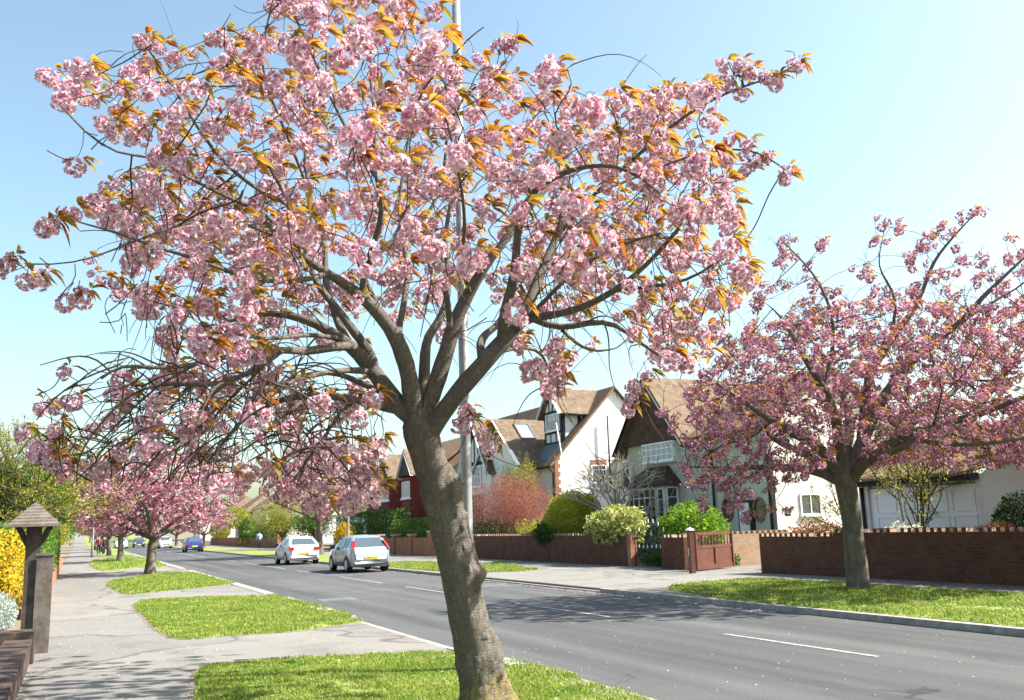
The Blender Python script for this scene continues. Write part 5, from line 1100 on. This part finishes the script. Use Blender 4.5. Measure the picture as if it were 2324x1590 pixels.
# ---------------------------------------------------------------- left side
shrub('hedge','green hedge with yellow edges on the low brick wall along the left pavement','hedge',(-1.35,36,1.2),(.65,12,.85),26000,.1,'lf_mid',box=True,lump=.07,shell=.15,stems=0,base_z=.45)
shrub('hedge','golden yellow forsythia hedge behind the wooden gate','hedge',(-2.85,24,1.05),(1.9,3.2,.75),17000,.075,'lf_yellow',box=True,lump=.12,shell=.2,stems=14)
shrub('silver_bush','silver grey leaved mound behind the near wall','shrub',(-1.2,16.95,.5),(.42,.5,.34),6000,.04,'lf_silver',lump=.12,shell=.2)
shrub('clipped_bush','small golden round bush far along the left pavement','shrub',(-1.2,62,2.0),(.75,1.2,.95),2200,.12,'lf_lime',lump=.1,shell=.2,stems=5)
t=thing('brick_wall',(-.75,24,0),'low orange brick wall under the left hedge','garden wall'); b=MB(); b.box((-.95,23.3,-.1),(-.7,60,.55)); b.build('wall',M['brick_red'],t)
b=MB(); b.box((-1.0,22.7,-.1),(-.62,23.29,.68)); b.build('pier',M['brick_red'],t)
def tree2(name,label,base,H,rx,rz,n,size,mt,stems=8,r=.12,lump=.5,shell=.5,asp=.5,zc=None,up_=.2,stem='stem_dark'):
    t=thing(name,base,label,'tree'); x,y,z=base; zc=zc or H-rz; b=MB(); b.tube([(x,y,z-.1),(x+.05,y,z+H*.25),(x,y,z+zc)],[r,r*.8,r*.4],8)
    for k in range(stems): a=k*2.4; q=rng.uniform(.4,.85); b.tube([(x,y,z+H*.22),(x+math.cos(a)*rx*q*.6,y+math.sin(a)*rx*q*.6,z+zc*.8),(x+math.cos(a)*rx*q,y+math.sin(a)*rx*q,z+zc+rz*rng.uniform(0,.8))],[r*.5,r*.3,r*.08],5)
    b.build('trunk',M[stem],t); P=vol(n,(x,y,z+zc),(rx,rx,rz),shell,False,lump,seed=x); link('crown',quads('crown',P-np.array(base),size,asp,up_),M[mt],t); return t
tree2('garden_tree','dense dark green garden tree at the left edge behind the shingled roof',(-2.9,41,0),4.9,1.9,1.9,16000,.12,'lf_dark',zc=3.0,lump=.35)
tree2('garden_tree','bright green garden tree above the left hedge',(-1.6,50,0),5.2,2.0,1.35,11000,.13,'lf_bright',zc=3.9)
tree2('garden_tree','dark bush like tree beneath the bright green tree on the left',(-2.2,46,0),3.9,1.7,1.3,9000,.12,'lf_dark',zc=2.7,lump=.3)
t=twiggy('feathery_tree','tall feathery pale green shrub rising into the sky at the left edge','tree',(-2.6,39,0),1.75,12,5,'stem_dark',.035,.24,'lf_lime',.1,15000,1.7,.33,seed=31,childp=.7,asp=.35)
tree2('garden_tree','distant green tree over the left pavement beyond the hedge',(-3.5,85,0),6.,4.,2.5,8000,.25,'lf_mid')
tree2('garden_tree','distant darker tree behind the far left row',(-5,130,0),7.,5,3,6000,.4,'lf_dark')
for i,(x,y,H,r,lab) in enumerate(((38,150,8,5,'distant tree behind the far right houses'),(34,230,9,6,'distant tree on the slope right of the road'),(-9,240,9,6,'distant tree on the slope left of the road'),(24,330,9,6,'farthest tree right of the climbing road'),(-4,380,9,6,'farthest tree left of the climbing road'))):
    tree2('far_tree',lab,(x,y,hz(y)),H,r,H*.4,3500,.6,'lf_dark' if i%2 else 'lf_mid')
tree2('roof_height_tree','brown leaved tree showing above the roofs behind the white house',(33,62,0),10,3.2,2.8,6000,.18,'lf_rust',zc=7.2)
# ---------------------------------------------------------------- fallen petals and daisies
def specks(n,f,size,z,name,m,label,cat):
    P=[]; 
    while len(P)<n:
        x,y=f(); P.append((x,y,z(x,y) if callable(z) else z))
    P=np.array(P); a=rng.uniform(0,6.28,n); s=size*rng.uniform(.6,1.5,n); c_,s_=np.cos(a)*s,np.sin(a)*s
    V=np.stack([P+np.stack([c_,s_,0*s],1),P+np.stack([-s_,c_,.25*s],1),P+np.stack([-c_,-s_,.1*s],1),P+np.stack([s_,-c_,.3*s],1)],1).reshape(-1,3)
    o=link(name,npmesh(name,V,np.arange(n*4).reshape(-1,4)),m); tag(o,label,cat,kind='stuff')
specks(2200,lambda:(11.68-abs(rng.exponential(.13)),rng.uniform(14,46)),.012,lambda x,y:RZ+.004,'fallen_petals',M['petal_fallen'],'pale fallen petals along the far kerb','petals')
specks(650,lambda:(rng.uniform(4.9,11.6),rng.uniform(7,40)),.009,lambda x,y:RZ+.004,'fallen_petals',M['petal_fallen'],'pale fallen petals scattered over the road','petals')
specks(1300,lambda:(rng.uniform(11.9,18.2),rng.uniform(6,45)),.011,.018,'fallen_petals',M['petal_fallen'],'pale fallen petals on the far pavement and verge','petals')
specks(900,lambda:(rng.uniform(-.6,4.6),rng.uniform(8,30)),.009,.016,'fallen_petals',M['petal_fallen'],'pale fallen petals on the near pavement','petals')
def vpt(poly):
    A_=np.array([p[:2] for p in poly]); lo,hi=A_.min(0),A_.max(0)
    while True:
        q=rng.uniform(lo,hi,(1,2))
        if inpoly(q,A_)[0]: return q[0]
specks(260,lambda:vpt(V1),.012,.06,'daisies',M['lf_white'],'small white daisies in the near grass','flowers')
specks(900,lambda:vpt(V5),.014,.07,'daisies',M['lf_white'],'small white daisies in the far verge','flowers')
specks(300,lambda:vpt(V6),.016,.08,'daisies',M['lf_white'],'small white daisies in the verge by the grey car','flowers')
specks(14,lambda:vpt(V1),.022,.065,'dandelions',M['lf_yellow'],'yellow dandelions in the near grass','flowers')

# thin white pole leaning among the shrubs, and the iron covers in the road
a_=PX(1292,1130,21.6); b_=PX(1262,960,21.6); t=thing('garden_pole',(float(a_[0]),float(a_[1]),0),'thin white pole leaning up in front of the white gable','pole'); d=(b_-a_)/np.linalg.norm(b_-a_)
b=MB(); b.tube([a_-d*2.5,b_],[.03,.022],6); b.build('pole',M['upvc'],t)
for px,py,lab in ((766,1361,'dark iron utility cover in the near lane, level with the second verge'),(1120,1330,'small iron utility cover by the far lane behind the trunk')):
    g=G(px,py,RZ); t=thing('road_cover',(float(g[0]),float(g[1]),RZ),lab,'manhole cover'); b=MB(); b.box((g[0]-.42,g[1]-.42,RZ+.001),(g[0]+.42,g[1]+.42,RZ+.005)); b.build('frame',M['drive'],t); b=MB(); b.box((g[0]-.3,g[1]-.3,RZ+.006),(g[0]+.3,g[1]+.3,RZ+.009)); b.build('lid',M['lead'],t)
# ---------------------------------------------------------------- lamp posts
M['galv']=noisy('galvanised_steel',(.25,.255,.26),(.36,.365,.37),8,.45,.1,40,spec=.5); bsdf(M['galv']).inputs['Metallic'].default_value=.35
M['lens']=mat('lamp_lens',(.5,.5,.48),.3)
def lamp_post(x,y,label,H=10.,r0=.075,r1=.05,arm=1):
    t=thing('street_lamp',(x,y,hz(y)),label,'street lamp','grey steel street lamps'); z=hz(y); b=MB()
    b.lathe([(r0*1.25,-.1),(r0*1.25,1.25),(r0,1.32),(r0*.98,2.),(r1,H)],(x,y,z),16); b.build('pole',M['galv'],t)
    b=MB(); b.tube([(x,y,z+H-.02),(x+arm*.1,y,z+H+.25),(x+arm*.8,y,z+H+.42)],.03,8); b.build('arm',M['galv'],t)
    b=MB(); b.box((x+arm*.75,y-.12,z+H+.36),(x+arm*1.45,y+.12,z+H+.5)); o=b.build('lamp_head',M['galv'],t); b=MB(); b.box((x+arm*.8,y-.1,z+H+.32),(x+arm*1.4,y+.1,z+H+.358)); b.build('lens',M['lens'],o)
    b=MB(); b.box((x-r0*1.3,y-.05,z+.5),(x-r0*1.1,y+.05,z+1.)); b.build('access_door',M['galv'],t); return t
c=PX(1065,1400,4.15); lamp_post(4.15,float(c[1]),'tall grey steel lamp post directly behind the leaning cherry trunk',10,.066,.048)
lamp_post(15.0,float(PX(790,1240,15.)[1]),'pale lamp post on the right pavement beside the grey parked car',8,.08,.05,-1)
lamp_post(1.15,86,'white lamp post on the left pavement beside the third tree of the row',7,.08,.05)
lamp_post(14.6,135,'distant lamp post among the cherry trees of the right verge',8,.09,.06,-1)
lamp_post(2.2,128,'distant white lamp post on the left verge',8,.09,.06)
M['brick_old']=brickmat('dark_grey_brown_brick',(.06,.045,.038),(.12,.085,.07),(.12,.105,.09),vary=.5)  # darker and greyer brick than the other garden walls
# ---------------------------------------------------------------- gate, shingled roof and low wall at the left edge
M['old_wood']=noisy('weathered_grey_wood',(.09,.075,.065),(.18,.155,.135),7,.85,.4,40)
M['dark_wood']=noisy('dark_wood',(.045,.035,.03),(.09,.07,.06),7,.85,.4,40)
p0=G(92,1482); zt=float(PY(99,1262,float(p0[1]))[2]); y=float(p0[1])
t=thing('gate_post',(float(p0[0]),y,0),'thick weathered grey wooden gate post at the left pavement edge','post')
b=MB(); b.box((p0[0]-.12,y-.1,-.05),(p0[0]+.1,y+.12,zt)); b.build('post',M['old_wood'],t); b=MB(); b.box((p0[0]-.135,y-.115,zt+.002),(p0[0]+.115,y+.135,zt+.03)); b.build('cap',M['old_wood'],t)
x0=float(PY(62,1330,y+.2)[0]); 
t=thing('wooden_gate',(x0,y+.2,0),'low weathered wooden gate beside the thick grey post','gate'); b=MB()
k=x0
while k<p0[0]-.16: b.box((k,y+.16,.12),(k+.11,y+.19,zt-.06)); k+=.117
b.build('boards',M['old_wood'],t); b=MB(); b.box((x0,y+.192,.3),(p0[0]-.13,y+.23,.4)); b.box((x0,y+.192,.85),(p0[0]-.13,y+.23,.95)); b.build('rail',M['dark_wood'],t)
yb=17.4; ca=PY(76,1141,yb); ce=PY(76,1190,yb); hw=float(PY(140,1190,yb)[0]-PY(10,1190,yb)[0])/2; cx=float(ca[0])+.04; hw*=.86; z1=float(ca[2]); z0=float(ce[2])
t=thing('shingled_shelter',(cx,yb,0),'small pyramid roof of grey wooden shingles on a dark post behind the gate','garden ornament'); b=MB(); n=7
for i in range(n):
    f0=i/n; f1=(i+1)/n; w0=hw*(1-f0)+.03; w1_=hw*(1-f1)+.0; za=z0+(z1-z0)*f0; zb=z0+(z1-z0)*f1; c4=lambda w_,z_:[(cx-w_,yb-w_,z_),(cx+w_,yb-w_,z_),(cx+w_,yb+w_,z_),(cx-w_,yb+w_,z_)]
    b.add(c4(w0,za-.045)+c4(w0-.006,za-.0)+c4(w1_+.0,zb+.0),[(0,1,5,4),(1,2,6,5),(2,3,7,6),(3,0,4,7),(4,5,9,8),(5,6,10,9),(6,7,11,10),(7,4,8,11),(3,2,1,0),(8,9,10,11)])
b.build('shingle_roof',M['old_wood'],t); b=MB(); b.box((cx-.11,yb-.11,-.05),(cx+.11,yb+.11,z0-.013)); b.bar((cx,yb,z0-.5),(cx+.24,yb,z0-.03),.09); b.bar((cx,yb,z0-.5),(cx-.24,yb,z0-.03),.09); b.build('post',M['dark_wood'],t)
t=thing('brick_wall',(-.6,12,0),'low shaded brick wall running along the left edge of the near pavement','garden wall')
zw=float(PX(70,1452,-.5)[2]); b=MB(); b.box((-.8,4,-.1),(-.5,14.4,zw-.06)); b.build('wall',M['brick_old'],t); b=MB(); y_=4.05
while y_<14.35: b.box((-.815,y_,zw-.058),(-.485,y_+.073,zw+.01)); y_+=.085
b.build('coping',M['brick_old'],t); b=MB(); b.box((-1.02,14.41,-.1),(-.46,14.9,zw+.1)); b.build('pier',M['brick_old'],t)
b=MB(); b.box((-4.5,14.5,-.1),(-1.03,14.8,zw+.05)); b.build('return_wall',M['brick_old'],t)
# ---------------------------------------------------------------- cars
M['tyre']=mat('tyre_rubber',(.02,.02,.02),.9); M['rim']=mat('alloy_rim',(.5,.5,.52),.35,.6); M['car_glass']=mat('car_glass',(.06,.085,.11),.08,spec=.6)  # car glass base is bluish to paint in reflected sky
M['red_lens']=mat('red_lamp_lens',(.45,.015,.015),.15,spec=.7); M['plate_y']=mat('yellow_number_plate',(.75,.6,.08),.5); M['plate_w']=mat('white_number_plate',(.75,.75,.72),.5); M['trim']=mat('black_car_trim',(.025,.025,.028),.6); M['lampglass']=mat('clear_headlamp',(.7,.72,.75),.1,spec=.8)
def paint(name,c,met=.0):
    m=mat(name,c,.28,met,.5); bsdf(m).inputs['Coat Weight'].default_value=.7; bsdf(m).inputs['Coat Roughness'].default_value=.06; return m
CARP=dict(silver=paint('silver_blue_car_paint',(.42,.47,.52),.55),white=paint('white_car_paint',(.8,.81,.82)),blue=paint('dark_blue_car_paint',(.02,.05,.2),.3),dark=paint('dark_grey_car_paint',(.06,.065,.08),.4),pearl=paint('pale_grey_car_paint',(.6,.6,.62),.3),teal=paint('dark_teal_car_paint',(.03,.1,.13),.3))
def lerp_prof(P,y): return float(np.interp(y,[p[0] for p in P],[p[1] for p in P]))
def car(x,y,rz,col,label,L=4.0,Wd=1.7,H=1.49,high_lamps=False,toward=False,est=0.):
    t=thing('parked_car',(x,y,RZ+hz(y)),label,'car','cars parked along the road'); w=Wd/2
    re=.6-est*.2
    top=[(0,.5),(.02,.66),(.07,.93),(.13,.99),(re,H-.11),(re+.25,H-.04),(1.3,H),(2.0,H-.02),(2.3,H-.07),(3.02,1.0),(3.2,.95),(L-.35,.84),(L-.1,.7),(L,.5)]
    belt=[(0,.5),(.02,.66),(.07,.9),(.13,.95),(1.0,.95),(2.6,.9),(3.02,.9),(3.2,.87),(L-.35,.76),(L-.1,.62),(L,.48)]
    wid=[(0,w*.8),(.05,w*.88),(.2,w*.96),(.6,w),(3.2,w),(L-.4,w*.95),(L-.12,w*.85),(L,w*.72)]
    ys=[0,.02,.07,.13,.2,.3,re,re+.12,re+.25,.8,1.0,1.15,1.3,1.6,1.85,1.95,2.15,2.3,2.5,2.75,3.02,3.2,3.45,L-.35,L-.2,L-.1,L]
    ys=sorted(set(round(v,3) for v in ys)); V=[];nr=8
    for yy in ys:
        tp,bt,ww=lerp_prof(top,yy),lerp_prof(belt,yy),lerp_prof(wid,yy); gh=max(0,min(1,(tp-bt-.02)/(H-.95))); wr=ww*(1-.3*gh)
        zl=.22 if .1<yy<L-.15 else .3
        sec=[(ww*.82,zl),(ww*.985,zl+.05),(ww*1.0,.5*(zl+bt)),(ww*.985,bt-.05),(ww*.955,bt),(wr*.99,max(bt+.004,tp-.075*max(gh,.15))),(wr*.86,tp-.02*gh),(0,tp)]
        for s in (1,-1):
            for a_,z_ in sec: V.append((s*a_,yy,z_))
    F=[];side=[];st=nr*2
    for i in range(len(ys)-1):
        for s in (0,1):
            for j in range(nr-1):
                a_=i*st+s*nr+j; q=(a_,a_+1,a_+st+1,a_+st); q=q if s==0 else q[::-1]; F.append(q); side.append((i,s,j))
        F.append((i*st,i*st+st,i*st+nr+st,i*st+nr)); side.append((i,2,0))
    F.append(tuple(range(0,nr))+tuple(range(2*nr-2,nr-1,-1))); F.append(tuple(reversed([len(V)-st+k for k in range(nr)]+[len(V)-st+k for k in range(2*nr-2,nr-1,-1)])))
    me=bpy.data.meshes.new('body'); me.from_pydata(V,[],F); me.update(); me.polygons.foreach_set('use_smooth',[True]*len(F)); link('body',me,CARP[col],t)
    # panes follow the shell
    A=np.array(V); groups={'side_window':[], 'rear_window':[], 'windscreen':[]}
    def gy(a_,b_): return [i for i in range(len(ys)-1) if ys[i]>=a_-1e-3 and ys[i+1]<=b_+1e-3]
    def pane(name,ii,s,j0,j1,inset=.08):
        i0,i1=min(ii),max(ii)+1; c=[A[i0*st+s*nr+j0],A[i0*st+s*nr+j1],A[i1*st+s*nr+j1],A[i1*st+s*nr+j0]]; rows=[]
        ctr=sum(c)/4; b=MB(); out=np.array([1 if s==0 else -1,0,0]) if j0==4 else np.array([0,0,0])
        pts=[]
        for i in range(i0,i1+1):
            for j in (j0,j1): pts.append(A[i*st+s*nr+j])
        pts=np.array(pts); pts=ctr+(pts-ctr)*(1-inset); pts=pts+out*.022
        b.add(pts,[(2*k,2*k+1,2*k+3,2*k+2) for k in range(len(pts)//2-1)],True); b.v=[tuple(np.array(v)+np.array(parent_world(t))) for v in b.v]; b.build(name,M['car_glass'],t)
    for s in (0,1):
        pane('side_window',gy(re+.25,1.15),s,4,5,.1); pane('side_window',gy(1.3,1.95),s,4,5,.1) ; pane('side_window',gy(1.95,2.5) or gy(1.95,2.3),s,4,5,.08)
    def band(name,ya,yb_,m):
        off=np.array(parent_world(t)); b=MB(); n=5
        za,zb=lerp_prof(top,ya),lerp_prof(top,yb_); d=np.array([0,yb_-ya,zb-za]); nm=np.cross((1,0,0),d) if 1 else 0; nm=nm/np.linalg.norm(nm); nm=nm if nm[2]>0 else -nm
        if name=='rear_window' : pass
        wa,wb=lerp_prof(wid,ya)*.80,lerp_prof(wid,yb_)*.6
        g=[(ya,za,wa),(yb_,zb,wb)]; p=[np.array([-g[0][2],g[0][0],g[0][1]]),np.array([g[0][2],g[0][0],g[0][1]]),np.array([g[1][2],g[1][0],g[1][1]]),np.array([-g[1][2],g[1][0],g[1][1]])]
        b.prism([q+nm*.004+off-nm*.0 for q in p],nm*.012); b.build(name,m,t)
    band('rear_window',.16,re-.03,M['car_glass']); band('windscreen',2.36,2.96,M['car_glass'])
    off=np.array(parent_world(t))
    def part(name,fn,m,par=t):
        b=MB(); fn(b); b.v=[tuple(np.array(v)+off) for v in b.v]; return b.build(name,m,par)
    for s in (-1,1):
        for yy in (.72,3.2):
            wq=part('wheel',lambda b:(b.prism([(s*(w-.2),yy+.31*math.cos(a),.31+.31*math.sin(a)) for a in np.linspace(0,2*math.pi,20,endpoint=False)],(s*.195,0,0))),M['tyre'])
            part('rim',lambda b:(b.prism([(s*(w-.004),yy+.2*math.cos(a),.31+.2*math.sin(a)) for a in np.linspace(0,2*math.pi,16,endpoint=False)],(s*.012,0,0))),M['rim'],wq)
            part('wheel_arch',lambda b:(b.prism([(s*(w-.03),yy+.37*math.cos(a),max(.2,.31+.37*math.sin(a))) for a in np.linspace(0,2*math.pi,24,endpoint=False)],(s*.033,0,0))),M['trim'])
        if high_lamps: part('tail_lamp',lambda b:b.prism([(s*w*.93,.02,.93),(s*w*.82,.01,.95),(s*w*.66,.32,1.27),(s*w*.77,.36,1.25)],(0,.1,0)),M['red_lens'])
        else: part('tail_lamp',lambda b:b.box((s*w*.62,-.012,.74),(s*w*.955,.12,.9)),M['red_lens'])
        part('headlamp',lambda b:b.box((s*w*.55,L-.28,.56),(s*w*.84,L-.02,.7)),M['lampglass'])
        part('mirror',lambda b:b.box((s*(w+.0),2.55,.93),(s*(w+.19),2.66,1.07)),M['trim'])
        for yy in (1.22,2.42): part('door_seam',lambda b:b.bar((s*(w+.0005),yy,.32),(s*(w*.99),yy,.9),.012,.012),M['trim'])
    part('rear_plate',lambda b:b.box((-.26,-.03,.52),(.26,-.008,.63)),M['plate_y']); part('front_plate',lambda b:b.box((-.26,L+.0,.36),(.26,L+.02,.47)),M['plate_w'])
    (high_lamps or col=='white' and y<60) and text('plate_text','LM08 KGX' if high_lamps else 'YK17 RZD',.1,(x,y-.034,RZ+.575),(R(90),0,0),M['trim'],t,.001)
    part('bumper_trim',lambda b:b.box((-w*.84,-.02,.3),(w*.84,.03,.36)),M['trim']); part('grille',lambda b:b.box((-.4,L-.03,.5),(.4,L+.012,.6)),M['trim'])
    t.rotation_euler=(0,0,rz); return t
car(10.75,37.2,0,'silver','silver blue hatchback with tall red rear lamps, nearest of the parked cars',high_lamps=True)
car(10.75,49.6,0,'white','white hatchback parked ahead of the silver blue one',H=1.45)
car(10.5,98,0,'blue','dark blue car parked far along the right kerb')
car(10.6,137,math.pi,'pearl','pale car facing the camera just beyond the dark blue one',H=1.6)
car(8.9,165,math.pi,'dark','small dark car driving towards the camera in the distance')
car(5.8,152,math.pi,'white','distant white car seen between the left tree trunks')
car(2.9,137,0,'teal','distant dark teal car standing on the left crossing')
car(20.2,64,math.radians(-90),'pearl','pale estate car in a driveway behind the clipped hedge',H=1.6)
car(21.0,84,math.radians(-90),'blue','dark blue car in a driveway beyond the grey lamp post')
# ---------------------------------------------------------------- people far off
M['skin']=mat('skin',(.55,.33,.24),.6); M['hair']=mat('dark_hair',(.03,.02,.015),.7)
def figure(loc,rz,label,top,legs,stride=.26,s=1.):
    """one continuous body: rings joined through pelvis, trunk, neck and head; limbs leave it at hip and shoulder"""
    t=thing('person',loc,label,'person'); off=np.array(loc,float)
    def B(fn,name,m,sm=True):
        b=MB(); fn(b); b.v=[tuple(np.array(v)*s+off) for v in b.v]; return b.build(name,m,t)
    B(lambda b:(b.tube([(0,0,.86),(0,0,1.0),(0,0,1.2),(0,.01,1.36),(0,.02,1.44),(0,.02,1.5),(0,.03,1.56),(0,.035,1.66),(0,.03,1.74)],[.13,.15,.15,.18,.1,.06,.08,.1,.04],10),
      [b.tube([(k*.14,0,1.38),(k*.21,0,1.33),(k*.24,-k*.08,1.1),(k*.23,k*-.02+.1,.88),(k*.22,k*-.02+.13,.78)],[.06,.065,.05,.035,.03],6) for k in (-1,1)]),'body',M['skin'])
    B(lambda b:(b.tube([(0,0,.84),(0,0,1.0),(0,0,1.2),(0,.01,1.36),(0,.02,1.46)],[.16,.165,.165,.195,.09],10),[b.tube([(k*.13,0,1.4),(k*.215,0,1.33),(k*.245,-k*.08,1.1),(k*.235,k*-.02+.09,.9)],[.07,.075,.06,.045],6) for k in (-1,1)]),'jacket',top)
    B(lambda b:[b.tube([(k*.07,0,.92),(k*.09,k*stride*.35,.5),(k*.09,k*stride-.03,.09),(k*.09,k*stride+.12,.04)],[.1,.08,.055,.045],8) for k in (-1,1)],'trousers',legs)
    B(lambda b:b.tube([(0,.0,1.62),(0,.01,1.7),(0,.02,1.77)],[.1,.115,.05],8),'hair',M['hair']); t.rotation_euler=(0,0,rz); return t
red=mat('dark_red_cloth',(.2,.04,.05),.8); navy=mat('navy_cloth',(.02,.025,.04),.85); pale=mat('pale_blue_cloth',(.35,.42,.5),.8)
def scaled(t): return t
figure((1.9,100,.0),3.1,'person in a dark red top walking on the left pavement beyond the lamp post',red,navy)
figure((2.35,101,.0),.1,'person in black beside the one in dark red on the left pavement',navy,navy)
figure((17.2,101,.0),.2,'person in a pale top and dark trousers on the far right pavement by the hedges',pale,navy)
